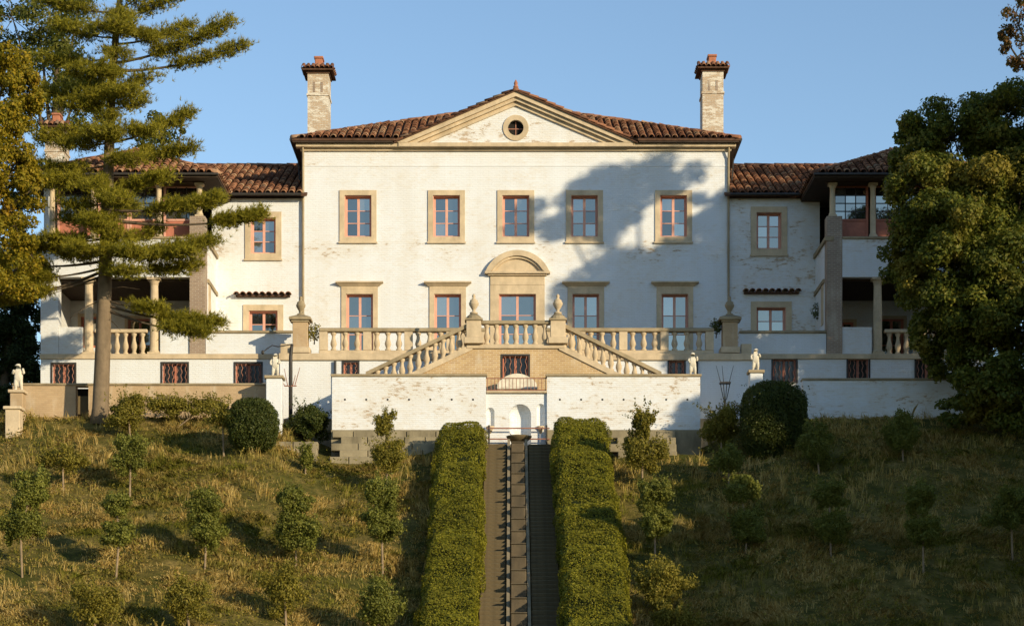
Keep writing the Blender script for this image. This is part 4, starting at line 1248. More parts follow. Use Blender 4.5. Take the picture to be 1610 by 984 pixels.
skin_statue(29, -9.9, wz(614, -9.9), "pale statue before the dark evergreens at the far left", 1.10, 3)

pedestal(22, -11.6, wz(640, -11.6), 10.9, .55, "squat stone pillar in the grass at the far left", 'stone')

# low courses of garden blocks flanking the top of the steps
def block_wall(px0, px1, pys, Y, label):
    x0, x1 = wx(px0, Y), wx(px1, Y)
    t = thing("block_wall", label, "wall", ((x0 + x1) / 2, Y, wz(pys[-1], Y)))
    for r in range(len(pys) - 1):
        z1, z0 = wz(pys[r], Y), wz(pys[r + 1], Y)
        y = Y - .30 * r
        x = x0 + (0.35 if r % 2 else 0)
        while x < x1 - .1:
            w = rng.uniform(.7, 1.15); xe = min(x + w, x1)
            part("block", MB().box(x + .012, xe - .012, y + rng.uniform(-.02, .02), y + .5, z0 + .012, z1).mesh("block", bevel=.02), M['block'], t)
            x = xe
block_wall(522, 690, (677, 688, 700, 712, 724, 738), -10.3, "low grey garden block courses left of the left hedge")
block_wall(415, 500, (694, 706, 718, 730), -11.4, "short run of grey garden blocks below the white pedestal")
block_wall(955, 1062, (677, 689, 701, 714, 728), -10.3, "low shaded garden block courses right of the right hedge")

# ------------------------------------------------------------------ garden steps with central cascade
steps = thing("garden_steps", "long grey stone garden steps with a water cascade between the hedges", "steps", (0.04, -11.2, 10.9))
TR, RS = 0.32, 0.16
def slope_z(y): return 11.0 + 0.5 * (y + 11.0)
y = -11.0; i = 0
bounds = ((-1.20, -.37), (.45, 1.36))
SB = {}
for k, (a, b) in enumerate(bounds):
    SB[k] = MB().box(-(b - a) / 2, (b - a) / 2, -TR - .03, 0, -.35, 0).mesh("stone_step", bevel=.02)
    SB[k].materials.append(M['step'])
while y > -36.0:
    z = slope_z(y) - .02
    for k, (a, b) in enumerate(bounds):
        part("stone_step", SB[k], None, steps, ((a + b) / 2 + rng.uniform(-.01, .01), y + rng.uniform(-.015, .015), z + rng.uniform(-.012, .012)))
    y -= TR; i += 1
part("top_landing", MB().box(-1.2, 1.36, -10.99, RY + .1, 10.5, 10.99).mesh("top_landing"), M['step'], steps)
# notched kerbs
for xk in (-.29, .37):
    kb = MB(); yy = -10.9
    p0, p1 = (-10.9, slope_z(-10.9)), (-36.0, slope_z(-36.0))
    a, b = xk - .05, xk + .05
    vs = []
    for xx in (a, b):
        vs += [(xx, p0[0], p0[1] - .3), (xx, p1[0], p1[1] - .3), (xx, p1[0], p1[1] + .20), (xx, p0[0], p0[1] + .20)]
    kb.add(vs, [(0, 3, 2, 1), (4, 5, 6, 7), (3, 7, 6, 2), (0, 1, 5, 4), (0, 4, 7, 3), (1, 2, 6, 5)])
    part("kerb", kb.mesh("kerb"), M['coping'], steps)
y = -11.1; i = 0
CR = 1.04
while y > -36:
    z = slope_z(y) - .04
    m = MB().box(-.215, .295, y - CR - .04, y, z - .62, z)
    cs = part("cascade_step", m.mesh("cascade_step", bevel=.03), M['cascade'], steps)
    part("lip", MB().box(-.213, .293, y - CR - .07, y - CR + .10, z + .004, z + .05).mesh("lip", bevel=.015), M['cascade'], cs)
    y -= CR; i += 1

# ------------------------------------------------------------------ foliage helpers
def leaf_cloud(name, P, size, mat, parent, N=None, spread=1.0, aspect=0.62):
    """P: (n,3) leaf positions; each leaf a small bent diamond facing roughly along N"""
    n = len(P)
    if n == 0: return
    d = rng.normal(size=(n, 3))
    if N is not None: d = d * spread + N * 1.0
    d /= np.linalg.norm(d, axis=1, keepdims=True) + 1e-9
    r = rng.normal(size=(n, 3)); u = np.cross(d, r); u /= np.linalg.norm(u, axis=1, keepdims=True) + 1e-9
    w = np.cross(d, u)
    s = (size * rng.uniform(0.6, 1.35, n))[:, None]
    a = P - u * s * .5; b = P + w * s * aspect * .5 + d * s * .08; c = P + u * s * .5; e = P - w * s * aspect * .5 + d * s * .08
    co = np.stack([a, b, c, e], 1).reshape(-1, 3)
    f = (np.arange(n) * 4)[:, None] + np.array([[0, 1, 2, 3]])
    return part(name, mesh_np(name, co, f), mat, parent)

def ball(n, c, r, shell=0.55, lumpy=1.0, boxy=False):
    """points through an ellipsoid, thicker towards its skin; also outward normals"""
    v = rng.normal(size=(n, 3)); v /= np.linalg.norm(v, axis=1, keepdims=True)
    nv = v
    if boxy: v = v / (np.sum(np.abs(v) ** 2.7, axis=1, keepdims=True) ** (1 / 2.7)); v[:, 2] = np.where(v[:, 2] < 0, v[:, 2] * 1.05, v[:, 2])
    k = (shell ** 3 + (1 - shell ** 3) * rng.random(n)) ** (1 / 3)
    # lumpy skin
    lump = 1 + lumpy * 0.16 * np.sin(v[:, 0] * 7 + c[0] * 3) * np.cos(v[:, 2] * 6 + c[2]) + lumpy * 0.12 * np.sin(v[:, 1] * 9 + v[:, 2] * 5 + c[1])
    return np.array(c) + v * np.array(r) * (k * lump)[:, None], nv

def shrub(label, base, balls, mat, leaf=0.075, dens=330, stem=True, group="hillside shrubs", name="shrub", cat="shrub", core=False):
    """base: pixel of its foot on the slope; balls: (px,py,rx,rz) in pixels at that distance"""
    x, y, z = on_ground(*base)
    z = float(ground(x, y))
    t = thing(name, label, cat, (x, y, z), group)
    d = y - CAMY; s = d / F
    Ps, Ns = [], []
    pts = [(x, y, z - .1)]
    for px, py, a, b in balls:
        c = (CAMX + (px - CXP) * s, y + rng.uniform(-.08, .08), (HZ - py) * s)
        r = (a * s, min(a, b) * s * 0.95, b * s)
        area = 4 * math.pi * ((r[0] * r[2]) ** 1.0)
        n = int(max(400, dens * area * 3.6))
        if not core:
            p, nn = ball(int(n * .5), c, tuple(q * .80 for q in r), .3); Ps.append(p); Ns.append(nn)
            kk = 13
            for _ in range(kk):
                q = rng.normal(size=3); q /= np.linalg.norm(q)
                sc = np.array(c) + q * np.array(r) * rng.uniform(.4, 1.05); sr = np.array(r) * rng.uniform(.20, .50, 3)
                p, nn = ball(int(n / kk * 1.0), tuple(sc), tuple(sr), .3); Ps.append(p); Ns.append(nn)
            for _ in range(18 if mat is M['dryshrub'] else 12):                              # upright shoots that break the outline
                q = rng.normal(size=3); q[2] = abs(q[2]) + .3; q /= np.linalg.norm(q)
                u_ = rng.random(26)[:, None]; a_ = np.array(c) + q * np.array(r) * .7
                Ps.append(a_ + q * u_ * np.array(r) * rng.uniform(.4, 1.15 if mat is M['dryshrub'] else .85) + rng.normal(size=(26, 3)) * .035); Ns.append(np.repeat(q[None], 26, 0))
            pts.append(c); continue
        p, nn = ball(n, c, r, .8 if core else .55, .22 if core else 1.0, core); Ps.append(p); Ns.append(nn)
        # loose shoots
        m_ = int(n * (.01 if core else .09)); p2, n2 = ball(m_, c, tuple(q * 1.22 for q in r), .85); Ps.append(p2); Ns.append(n2)
        pts.append(c)
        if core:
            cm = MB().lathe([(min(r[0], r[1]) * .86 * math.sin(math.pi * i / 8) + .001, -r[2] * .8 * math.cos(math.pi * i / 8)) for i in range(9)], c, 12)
            part("inner_branches", cm.mesh("inner_branches"), M['core'], t)  # solid fill that keeps the bush opaque, inner shade put into its colour
    leaf_cloud("foliage", np.concatenate(Ps), leaf, mat, t, np.concatenate(Ns), 0.9)
    st = MB()
    pts = [pts[0]] + sorted(pts[1:], key=lambda q: q[2])
    st.tube(pts if len(pts) > 1 else pts, [.035 - .012 * i / len(pts) for i in range(len(pts))], 6)
    for q in pts[1:]:
        for _ in range(4):
            e = Vector(q) + Vector((rng.uniform(-.4, .4), rng.uniform(-.4, .4), rng.uniform(0, .35)))
            st.tube([q, tuple(e)], [.012, .004], 4)
    part("stem", st.mesh("stem"), M['stem'], t)
    return t

# ------------------------------------------------------------------ clipped hedges beside the steps
def hedge(label, x0, x1, h, tiers, y0=-11.9, y1=-35.5):
    t = thing("clipped_hedge", label, "hedge", ((x0 + x1) / 2, (y0 + y1) / 2, float(slope_z((y0 + y1) / 2))), "clipped hedges beside the steps")
    # stepped profile: list of (y, top z)
    def top(y):
        y = np.asarray(y, float)
        k = np.floor((y0 - y) / tiers); f = (y0 - y) / tiers - k
        base = 11.0 + .5 * (y0 - (k + .5) * tiers + 11.0)
        smooth = 11.0 + .5 * (y + 11.0)
        return smooth + h + .07 * np.sin(y * 1.15 + x0) - .22 * np.maximum(0, 1 - (y0 - y) / .35) ** 2
    ar = (y0 - y1) * (x1 - x0)
    P, N = [], []
    def wob(y, z, s): return (vnoise(y, z, s, .9) - .5) * .34 + (vnoise(y, z, s + 9, .33) - .5) * .15
    n = int(ar * 1300)
    X_ = rng.uniform(x0, x1, n); Y_ = rng.uniform(y1, y0, n)
    edge = np.minimum(X_ - x0, x1 - X_); rnd = .32 * np.maximum(0, 1 - edge / .32) ** 2
    Z_ = top(Y_) - rnd + wob(X_, Y_, 3) - rng.random(n) ** 2 * .08
    P.append(np.stack([X_, Y_, Z_], 1)); N.append(np.tile([0, -.45, .9], (n, 1)))
    for s_, xx in ((-1, x0), (1, x1)):
        n = int((y0 - y1) * h * 800)
        Y_ = rng.uniform(y1, y0, n); v = rng.random(n)
        Z_ = top(Y_) - .1 - v * (h - .05)
        X_ = xx + s_ * (wob(Y_, Z_, 21 + s_) + .02) - s_ * rng.random(n) ** 2 * .15 - s_ * .18 * np.maximum(0, 1 - v / .15) ** 2
        P.append(np.stack([X_, Y_, Z_], 1)); N.append(np.tile([s_, -.1, .2], (n, 1)))
    for yy, s_ in ((y1, -1), (y0, 1)):
        n = int((x1 - x0) * h * 900)
        X_ = rng.uniform(x0, x1, n); v = rng.random(n); Z_ = float(top(yy - s_ * .01)) - .05 - v * h
        P.append(np.stack([X_, np.full(n, yy) + wob(X_, Z_, 31) * .6, Z_], 1)); N.append(np.tile([0, s_, .1], (n, 1)))
    n = int((x1 - x0) * 2600)                                # the far end is leafy right through
    X_ = rng.uniform(x0 + .03, x1 - .03, n); Y_ = y0 - rng.random(n) * .9
    edge = np.minimum(X_ - x0, x1 - X_); rnd = .32 * np.maximum(0, 1 - edge / .32) ** 2
    P.append(np.stack([X_, Y_, top(Y_) - rnd - rng.random(n) * .38], 1)); N.append(np.tile([0, -.6, .7], (n, 1)))
    leaf_cloud("foliage", np.concatenate(P), .062, M['hedge'], t, np.concatenate(N), 0.42)
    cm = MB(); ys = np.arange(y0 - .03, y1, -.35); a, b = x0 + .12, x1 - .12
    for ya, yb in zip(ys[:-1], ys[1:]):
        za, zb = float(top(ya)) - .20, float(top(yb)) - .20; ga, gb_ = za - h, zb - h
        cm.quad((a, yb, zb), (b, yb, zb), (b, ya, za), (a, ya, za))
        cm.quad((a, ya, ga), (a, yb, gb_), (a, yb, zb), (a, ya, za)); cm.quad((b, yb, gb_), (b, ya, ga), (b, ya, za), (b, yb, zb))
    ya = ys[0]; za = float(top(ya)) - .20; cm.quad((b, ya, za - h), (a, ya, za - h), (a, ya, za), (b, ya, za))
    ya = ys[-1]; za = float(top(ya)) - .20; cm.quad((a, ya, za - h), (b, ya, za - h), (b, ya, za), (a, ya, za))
    part("inner_branches", cm.mesh("inner_branches"), M['core'], t)  # closed dark body under the leaves, coloured as the hedge's shaded inside
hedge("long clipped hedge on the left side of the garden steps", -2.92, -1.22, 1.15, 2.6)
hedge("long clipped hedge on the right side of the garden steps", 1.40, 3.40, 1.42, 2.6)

# ------------------------------------------------------------------ shrubs on the slope
S, DS = M['shrub'], M['dryshrub']
shrub("two tiered shrub on a bare stem at the photo's left edge", (35, 908), [(52, 772, 30, 32), (32, 825, 33, 33)], S)
shrub("small two tiered shrub, second from the left in the middle row", (182, 912), [(182, 795, 23, 22), (188, 838, 25, 24)], S)
shrub("plump two tiered shrub, third from the left in the middle row", (322, 895), [(327, 790, 28, 24), (324, 836, 31, 34)], S)
shrub("leaning two tiered shrub with a wide lower tuft, fourth from the left", (465, 890), [(462, 785, 26, 24), (466, 832, 38, 32)], S)
shrub("tall oval shrub closest to the left hedge's shadow", (602, 905), [(602, 775, 31, 30), (600, 825, 31, 36)], S)
shrub("loose yellowish shrub in front of the white retaining wall, left of the hedge", (605, 775), [(612, 715, 32, 28), (606, 668, 17, 22)], DS, dens=230)
shrub("thin stemmed round shrub high on the left slope", (204, 785), [(205, 716, 32, 27)], S, dens=230)
shrub("sparse sapling before the clipped box bush on the left", (352, 718), [(350, 655, 30, 22)], DS, dens=130)
shrub("low bush beside the pine trunk", (205, 690), [(202, 648, 32, 27)], DS, dens=260)
shrub("wide low bush against the sandy garden wall", (275, 672), [(262, 636, 42, 20), (320, 640, 36, 16)], DS, dens=190)
shrub("dark bush beneath the white terrace wall", (485, 700), [(485, 662, 36, 30)], M['clip'], dens=300)
shrub("small spiky plant below the garden blocks", (480, 745), [(481, 718, 12, 22)], S, dens=250)
shrub("broad shrub low on the left slope, third from the left edge", (300, 1000), [(292, 945, 38, 36)], DS, dens=260)
shrub("tall loose shrub at the bottom between the slope's middle rows", (450, 985), [(447, 925, 32, 42)], DS, dens=200)
shrub("bushy shrub at the bottom beside the left hedge's shadow", (598, 1010), [(592, 948, 34, 42)], S, dens=260)
shrub("yellow tinged shrub in the bottom left corner", (150, 1000), [(148, 945, 40, 34)], DS, dens=190)
shrub("faint round shrub on the upper left slope", (100, 775), [(98, 722, 36, 24)], DS, dens=170)
shrub("scruffy conifer like shrub before the retaining wall, right of the hedge", (1010, 778), [(1010, 712, 36, 32), (1010, 664, 18, 26)], DS, dens=260)
shrub("two tiered shrub right of the right hedge, on a bare stem", (1030, 900), [(1027, 775, 26, 26), (1030, 822, 28, 30)], S)
shrub("sunlit two ball shrub leaning right, alone in the shaded slope", (1172, 870), [(1163, 772, 28, 24), (1176, 826, 32, 34)], S)
shrub("sunlit rounded shrub beneath the shaded lantern", (1134, 715), [(1134, 668, 34, 30)], DS, dens=300)
shrub("dark low shrub below the sunlit rounded one", (1146, 765), [(1146, 722, 30, 26)], S)
shrub("loose shrub at the bottom right of the right hedge", (1045, 985), [(1042, 920, 42, 38)], DS, dens=230)
shrub("low shrub at the bottom edge right of the right hedge", (1075, 1030), [(1060, 975, 34, 26)], DS, dens=230)
shrub("shaded two tiered shrub in the middle of the dark right slope", (1306, 875), [(1304, 776, 28, 24), (1306, 830, 30, 28)], S)
shrub("shaded shrub right of the round clipped bush", (1288, 745), [(1284, 700, 30, 36)], S)
shrub("shaded two tiered shrub beneath the big tree", (1452, 900), [(1446, 780, 30, 26), (1452, 835, 32, 28)], S)
shrub("shaded upright shrub against the white peeling garden wall", (1420, 725), [(1418, 686, 30, 30)], S)
shrub("shaded shrub at the photo's right edge", (1592, 880), [(1590, 800, 36, 40)], S)
# clipped bushes
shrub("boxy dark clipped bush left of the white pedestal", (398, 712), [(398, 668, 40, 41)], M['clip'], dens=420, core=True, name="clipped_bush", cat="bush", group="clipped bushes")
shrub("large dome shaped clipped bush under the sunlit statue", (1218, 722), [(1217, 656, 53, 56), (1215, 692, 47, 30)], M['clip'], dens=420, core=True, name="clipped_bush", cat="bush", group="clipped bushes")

# small plants on the terrace
def potted(px, py, Y, label, r):
    x, z = at(px, py, Y)
    t = thing("climbing_plant", label, "plant", (x, Y, z), None)
    p, n = ball(420, (x, Y, z + r * .8), (r, r * .7, r * 1.15), .2)
    leaf_cloud("foliage", p, .09, M['dryshrub'] if px < 800 else M['clip'], t, n, 1.2)
    part("stem", MB().tube([(x, Y, z - .25), (x + .05, Y, z + r)], [.03, .01], 5).mesh("stem"), M['twig'], t)
potted(494, 532, -4.7, "straggly plant growing beside the left terrace pier", .32)
potted(1126, 522, -4.7, "dark plant growing beside the right terrace pier", .28)
potted(1288, 500, -.8, "leafy creeper beside the shaded brick pier", .36)

# lantern posts and bare sapling
lp = thing("lamp_post", "dark iron pole with a curled arm before the white terrace wall", "lamp post", (wx(457, -6.5), -6.5, 11.0))
x_, y_ = wx(457, -6.5), -6.5
part("pole", MB().tube([(x_, y_, 11.0), (x_, y_, wz(560, y_)), (x_ + .03, y_, wz(548, y_)), (x_ + .06, y_, wz(541, y_))], [.085, .075, .07, .06], 8).mesh("pole", True), M['iron'], lp)
part("arm", MB().tube([(x_ + .06, y_, wz(541, y_)), (x_ - .2, y_, wz(543, y_)), (x_ - .5, y_, wz(545, y_)), (x_ - .75, y_, wz(543, y_)), (x_ - .95, y_, wz(548, y_)), (x_ - 1.12, y_, wz(553, y_))], .022, 5).mesh("arm"), M['iron'], lp)
part("lamp", MB().lathe([(.02, .12), (.06, .08), (.07, 0), (.03, -.05)], (x_ - 1.13, y_, wz(555, y_)), 8).mesh("lamp", True), M['iron'], lp)
part("cross_bar", MB().tube([(x_ - .25, y_ - .05, wz(607, y_)), (x_ + .25, y_ - .05, wz(607, y_))], .025, 5).mesh("cross_bar"), M['rust'], lp)
for dx, top_, dz in ((-.52, 583, -.2), (-.25, 580, 0), (.38, 578, 0), (.2, 590, 0)):
    part("wire_prong", MB().tube([(x_ + dx * .45, y_ - .05, wz(607, y_)), (x_ + dx, y_ - .05, wz(top_, y_))], [.02, .012], 5).mesh("wire_prong"), M['rust'], lp)
ln = thing("lantern", "faint iron lantern on a thin post before the shaded terrace wall", "lantern", (wx(1140, -6.5), -6.5, 11.0))
x_ = wx(1140, -6.5)
part("pole", MB().tube([(x_, y_, 11.0), (x_, y_, wz(627, y_))], .04, 6).mesh("pole"), M['iron'], ln)
for a, b in ((-.2, -.06), (.2, .06), (-.07, -.02), (.07, .02)):
    part("lantern_bar", MB().tube([(x_ + a, y_, wz(602, y_)), (x_ + b, y_, wz(628, y_))], .018, 5).mesh("lantern_bar"), M['iron'], ln)
part("lantern_top", MB().box(x_ - .22, x_ + .22, y_ - .2, y_ + .2, wz(603, y_), wz(601, y_)).mesh("lantern_top"), M['iron'], ln)
for a in (-.36, .34, -.12):
    part("wire_prong", MB().tube([(x_ + a * .5, y_, wz(601, y_)), (x_ + a, y_, wz(575, y_))], [.014, .008], 4).mesh("wire_prong"), M['iron'], ln)

# ------------------------------------------------------------------ trees
def tree(name, label, base, trunk_r, clumps, leaf, mat, density, group=None, shell=.45, trunk_mat='twig', sub=9):
    """clumps: (x,y,z,rx,ry,rz) world; each broken into smaller tufts so that gaps stay between them"""
    t = thing(name, label, "tree", base, group)
    b = Vector(base)
    cen = sum((Vector(c[:3]) for c in clumps), Vector()) / len(clumps)
    tm = MB()
    zt = cen.z
    trunk = [b - Vector((0, 0, .3)), b + Vector((0.05, 0, (zt - b.z) * .35)), Vector((b.x * .6 + cen.x * .4, b.y * .6 + cen.y * .4, b.z + (zt - b.z) * .7)), Vector((cen.x, cen.y, zt))]
    tm.tube(trunk, [trunk_r * 1.25, trunk_r, trunk_r * .75, trunk_r * .4], 9)
    Ps, Ns = [], []
    for c in clumps:
        cc = Vector(c[:3]); r = np.array(c[3:6])
        s0 = trunk[2] if cc.z > trunk[2].z else trunk[1]
        tm.tube([s0, s0.lerp(cc, .5) + Vector((0, 0, .3)), cc], [trunk_r * .4, trunk_r * .25, trunk_r * .08], 5)
        k = sub
        v = rng.normal(size=(k, 3)); v /= np.linalg.norm(v, axis=1, keepdims=True)
        for q in v:
            sc = np.array(cc) + q * r * rng.uniform(.55, .95)
            sr = r * rng.uniform(.30, .52)
            sr[2] *= .8
            n = int(density * (sr[0] * sr[2]) * 4)
            p, nn = ball(max(n, 60), tuple(sc), tuple(sr), shell); Ps.append(p); Ns.append(nn + np.array([0, 0, .4]))
            if rng.random() < .5: tm.tube([cc, tuple(sc)], [trunk_r * .07, .012], 4)
    part("trunk", tm.mesh("trunk", True), M[trunk_mat], t)
    leaf_cloud("crown", np.concatenate(Ps), leaf, mat, t, np.concatenate(Ns), 0.8)
    return t

def C(px, py, Y, rpx, rzpx=None, ry=None):
    x, z = at(px, py, Y); s = (Y - CAMY) / F
    rx = rpx * s; rz_ = (rzpx or rpx) * s
    return (x, Y, z, rx, ry or rx, rz_)

# big maple at the right edge, crown reaching the garden wall
Yt = -11.0
mc = [C(1500, 215, Yt, 70, 55, 1.8), C(1440, 225, Yt + .5, 42, 45, 1.3), C(1580, 195, Yt - 1, 70, 62, 2), C(1450, 300, Yt - 1.5, 60, 55, 1.7), C(1540, 310, Yt - 2.5, 70, 70, 2),
      C(1610, 290, Yt - 1, 80, 80, 2), C(1440, 385, Yt - .5, 55, 50, 1.6), C(1520, 410, Yt - 2.2, 75, 65, 2), C(1605, 410, Yt - 2, 80, 80, 2), C(1460, 470, Yt, 50, 48, 1.5),
      C(1540, 510, Yt - 1.5, 70, 60, 1.8), C(1615, 530, Yt - 2, 75, 70, 2), C(1555, 590, Yt - 1.6, 55, 52, 1.5), C(1610, 630, Yt - 2, 60, 50, 1.6), C(1520, 640, Yt - .8, 38, 30, 1.1),
      C(1690, 300, Yt, 80, 90, 2), C(1690, 480, Yt, 80, 90, 2), C(1495, 560, Yt - .4, 36, 40, 1.0), C(1432, 430, Yt - .4, 36, 40, 1.1), C(1462, 520, Yt - .4, 36, 36, 1.0), C(1425, 260, Yt, 26, 40, .9), C(1500, 480, Yt - 1.5, 50, 50, 1.3), C(1500, 350, Yt - 2, 55, 55, 1.4), C(1570, 470, Yt - 2.6, 50, 50, 1.3)]
tree("maple_tree", "large dense green and gold tree covering the right end of the villa", (wx(1590, Yt), Yt, float(ground(wx(1590, Yt), Yt))), .32, mc, .145, M['oak'], 640, sub=16, shell=.25)

# russet tree behind the maple; only the twigs of its left side reach the corner
Yo = -5.0
tree("oak_tree", "russet leaved tree with twigs reaching into the upper right corner", (wx(1690, Yo), Yo, float(ground(wx(1690, Yo), Yo))), .30,
     [C(1595, 25, Yo, 26, 32, 1.0), C(1580, 60, Yo, 14, 22, .7), C(1605, 85, Yo, 24, 26, .9), C(1640, 50, Yo, 45, 50, 1.5), C(1640, -40, Yo, 60, 50, 1.6), C(1690, 20, Yo, 60, 70, 1.8), C(1600, -30, Yo, 30, 30, 1), C(1720, 120, Yo, 60, 70, 1.8)],
     .15, M['rusty'], 150, sub=8)

# trees outside the right edge: each crown stands where the low sun throws its shade on the villa and the hillside
def toward_sun(p, t): return (Vector(p) + SUNV * t)
def shade(px, py, Y, t, r, rz=None):
    x, z = at(px, py, Y); v = toward_sun((x, Y, z), t)
    return (v.x, v.y, v.z, r, r, rz or r * .85)
villa_shade = [(1000, 272, 1.6), (1060, 282, 1.1), (940, 300, 1.2), (880, 335, 1.35), (955, 352, 1.3), (1110, 380, 1.4), (1110, 330, .9), (930, 480, 1.7), (1000, 430, 1.7), (1060, 470, 1.9), (1115, 460, 1.8), (1010, 500, 1.7), (1120, 560, 1.6), (1090, 420, 1.3), (1135, 345, .8), (1138, 420, 1.0), (1050, 400, .8), (1140, 500, 1.3), (1100, 600, 1.2), (1150, 610, 1.2)]
tree("shade_tree", "tall tree outside the photo whose shade falls on the villa's right half", (22.4, -17.5, float(ground(22.4, -17.5))), .38,
     [shade(a, b, 0, 26 + rng.uniform(-1.5, 1.5), c) for a, b, c in villa_shade], .22, M['deep'], 210, group="trees beyond the right edge", sub=11, shell=.1)
wing_shade = [(1180, 340, 1.5), (1230, 330, 1.4), (1290, 330, 1.5), (1180, 400, 1.5), (1240, 410, 1.6), (1300, 420, 1.6), (1350, 380, 1.6), (1180, 470, 1.6), (1240, 480, 1.6), (1300, 500, 1.7), (1370, 480, 1.7), (1400, 420, 1.6), (1190, 545, 1.5), (1260, 550, 1.6), (1330, 570, 1.6), (1420, 560, 1.6), (1300, 640, 1.5), (1370, 640, 1.5), (1450, 640, 1.5), (1340, 280, 1.5), (1220, 290, 1.2)]
tree("shade_tree", "wide tree outside the photo whose shade falls on the villa's right wing", (27.5, -17.0, float(ground(27.5, -17.0))), .38,
     [shade(a, b, 0, 24 + rng.uniform(-1.5, 1.5), c) for a, b, c in wing_shade], .24, M['deep'], 300, group="trees beyond the right edge", sub=11, shell=.1)
for k, (x, y, z, r) in enumerate([(31.0, -42.0, 8.5, 5.5), (35.0, -29.0, 15.0, 6.5), (27.0, -52.0, 6.0, 5.0)]):  # extra unseen trees added to block skylight from the right slope
    cl = []
    for _ in range(14):
        v = rng.normal(size=3); v /= np.linalg.norm(v); cl.append((x + v[0] * r * .6, y + v[1] * r * .6, z + v[2] * r * .75, r * .45, r * .45, r * .4))
    tree("shade_tree", ["leafy tree of the wood outside the photo, low on the right", "leafy tree of the wood outside the photo, beside the villa's right end", "leafy tree of the wood outside the photo, nearest the camera"][k], (x, y, float(ground(x, y))), .35, cl, .45, M['deep'], 60, group="trees beyond the right edge", sub=9, shell=.1)
hill = []
for py in range(690, 1120, 60):
    for px in range(1120, 1860, 80):
        q = px + (30 if (py // 62) % 2 else 0)
        if 1060 < q < 1200 and 740 < py < 860: continue
        hill.append(on_ground(q, py))
lab = ["broad tree outside the photo shading the upper right slope", "broad tree outside the photo shading the lower right slope", "tree outside the photo shading the right end of the slope"]
grp = [[], [], []]
for x, y, z in hill: grp[2 if x > 13 else (0 if y > -19 else 1)].append((x, y, z))
for k, g_ in enumerate(grp):
    cl = []
    for p in g_:
        v = toward_sun((p[0], p[1], p[2] + .3), 21 + rng.uniform(-1, 3)); cl.append((v.x, v.y, v.z, 2.1, 2.1, 1.7))
    cx_ = sum(c[0] for c in cl) / len(cl); cy_ = sum(c[1] for c in cl) / len(cl)
    tree("shade_tree", lab[k], (cx_, cy_, float(ground(cx_, cy_))), .34, cl, .42, M["deep"], 240, group="trees beyond the right edge", sub=13, shell=.1)

# autumn tree and others behind, on the left
Yl = -12.5
lc = [C(10, 105, Yl, 45, 45, 1.3), C(-40, 80, Yl, 60, 60, 1.6), C(30, 180, Yl, 36, 45, 1.2), C(-20, 190, Yl - .6, 50, 60, 1.5), C(20, 270, Yl - .3, 38, 50, 1.2), C(-40, 300, Yl, 55, 70, 1.5), C(25, 355, Yl - .3, 34, 45, 1.1), C(-20, 410, Yl, 50, 60, 1.4), C(25, 445, Yl, 30, 30, 1.0), C(48, 300, Yl, 26, 36, .9), C(50, 400, Yl, 22, 34, .8), C(45, 140, Yl, 28, 34, .9), C(40, 230, Yl, 28, 34, .9)]
tree("autumn_tree", "yellow and orange autumn tree at the photo's left edge", (-21.5, Yl, float(ground(-21.5, Yl))), .25, lc, .13, M['autumn'], 560, sub=11)
Yb = 12.0
tree("green_tree", "loose green tree behind the pine, rising to the top left corner", (-23.0, Yb, 15.0), .3,
     [C(60, 30, Yb, 55, 45, 1.8), C(20, 30, Yb, 50, 50, 1.8), C(110, 70, Yb, 50, 50, 1.6), C(70, 110, Yb, 50, 45, 1.6), C(120, 150, Yb, 55, 45, 1.6), C(60, 190, Yb, 50, 45, 1.6), C(150, 195, Yb, 40, 40, 1.4), C(130, -30, Yb, 60, 40, 1.8)], .17, M['mid'], 210, sub=8)
tree("green_tree", "small leafy tree top showing behind the left pavilion roof", (-16.5, Yb, 15.0), .2, [C(240, 205, Yb, 36, 30, 1.2), C(275, 225, Yb, 30, 22, 1.1), C(215, 225, Yb, 40, 30, 1.2), C(285, 190, Yb, 14, 18, .8)], .15, M['mid'], 230, sub=8)
Ye = 1.0
tree("evergreen_tree", "dark evergreen mass at the far left beside the villa", (-22.6, Ye, float(ground(-22.6, Ye))), .2,
     [C(15, 520, Ye, 36, 40, 1.3), C(-25, 510, Ye, 50, 60, 1.5), C(20, 575, Ye, 36, 40, 1.3), C(-20, 590, Ye, 45, 50, 1.4), C(10, 620, Ye, 44, 40, 1.4), C(25, 470, Ye, 26, 30, 1.0), C(28, 550, Ye + .8, 26, 40, 1.0), C(44, 500, Ye, 26, 36, 1.0), C(46, 560, Ye, 26, 36, 1.0), C(48, 610, Ye, 28, 30, 1.0), C(50, 450, Ye, 20, 30, 1.0), C(40, 400, Ye, 30, 40, 1.1), C(35, 340, Ye, 30, 40, 1.1), C(40, 280, Ye, 26, 36, 1.0), C(0, 440, Ye, 40, 40, 1.2)], .13, M['deep'], 620, sub=12)

# ------------------------------------------------------------------ the pine
PYY = -9.9
tr_px = [(157, 668), (158, 640), (162, 540), (165, 440), (168, 340), (171, 250), (174, 170), (178, 100), (184, 40), (190, -20), (196, -110)]
def tpos(py):
    for (x0, y0), (x1, y1) in zip(tr_px[:-1], tr_px[1:]):
        if y1 <= py <= y0:
            k = (py - y0) / (y1 - y0); X0, Z0 = at(x0 + (x1 - x0) * k, py, PYY); return Vector((X0, PYY, Z0))
    return Vector((*at(190, py, PYY)[:1], PYY, at(190, py, PYY)[1]))
bp = at(*tr_px[0], PYY)
pine = thing("pine_tree", "tall white pine with layered branches and a bare straight trunk", "tree", (bp[0], PYY, float(ground(bp[0], PYY))))
tk = MB()
pts = [(at(a, b, PYY)[0], PYY, at(a, b, PYY)[1]) for a, b in tr_px]
tk.tube(pts, [.40, .325, .30, .265, .235, .205, .18, .155, .12, .10, .05], 12)
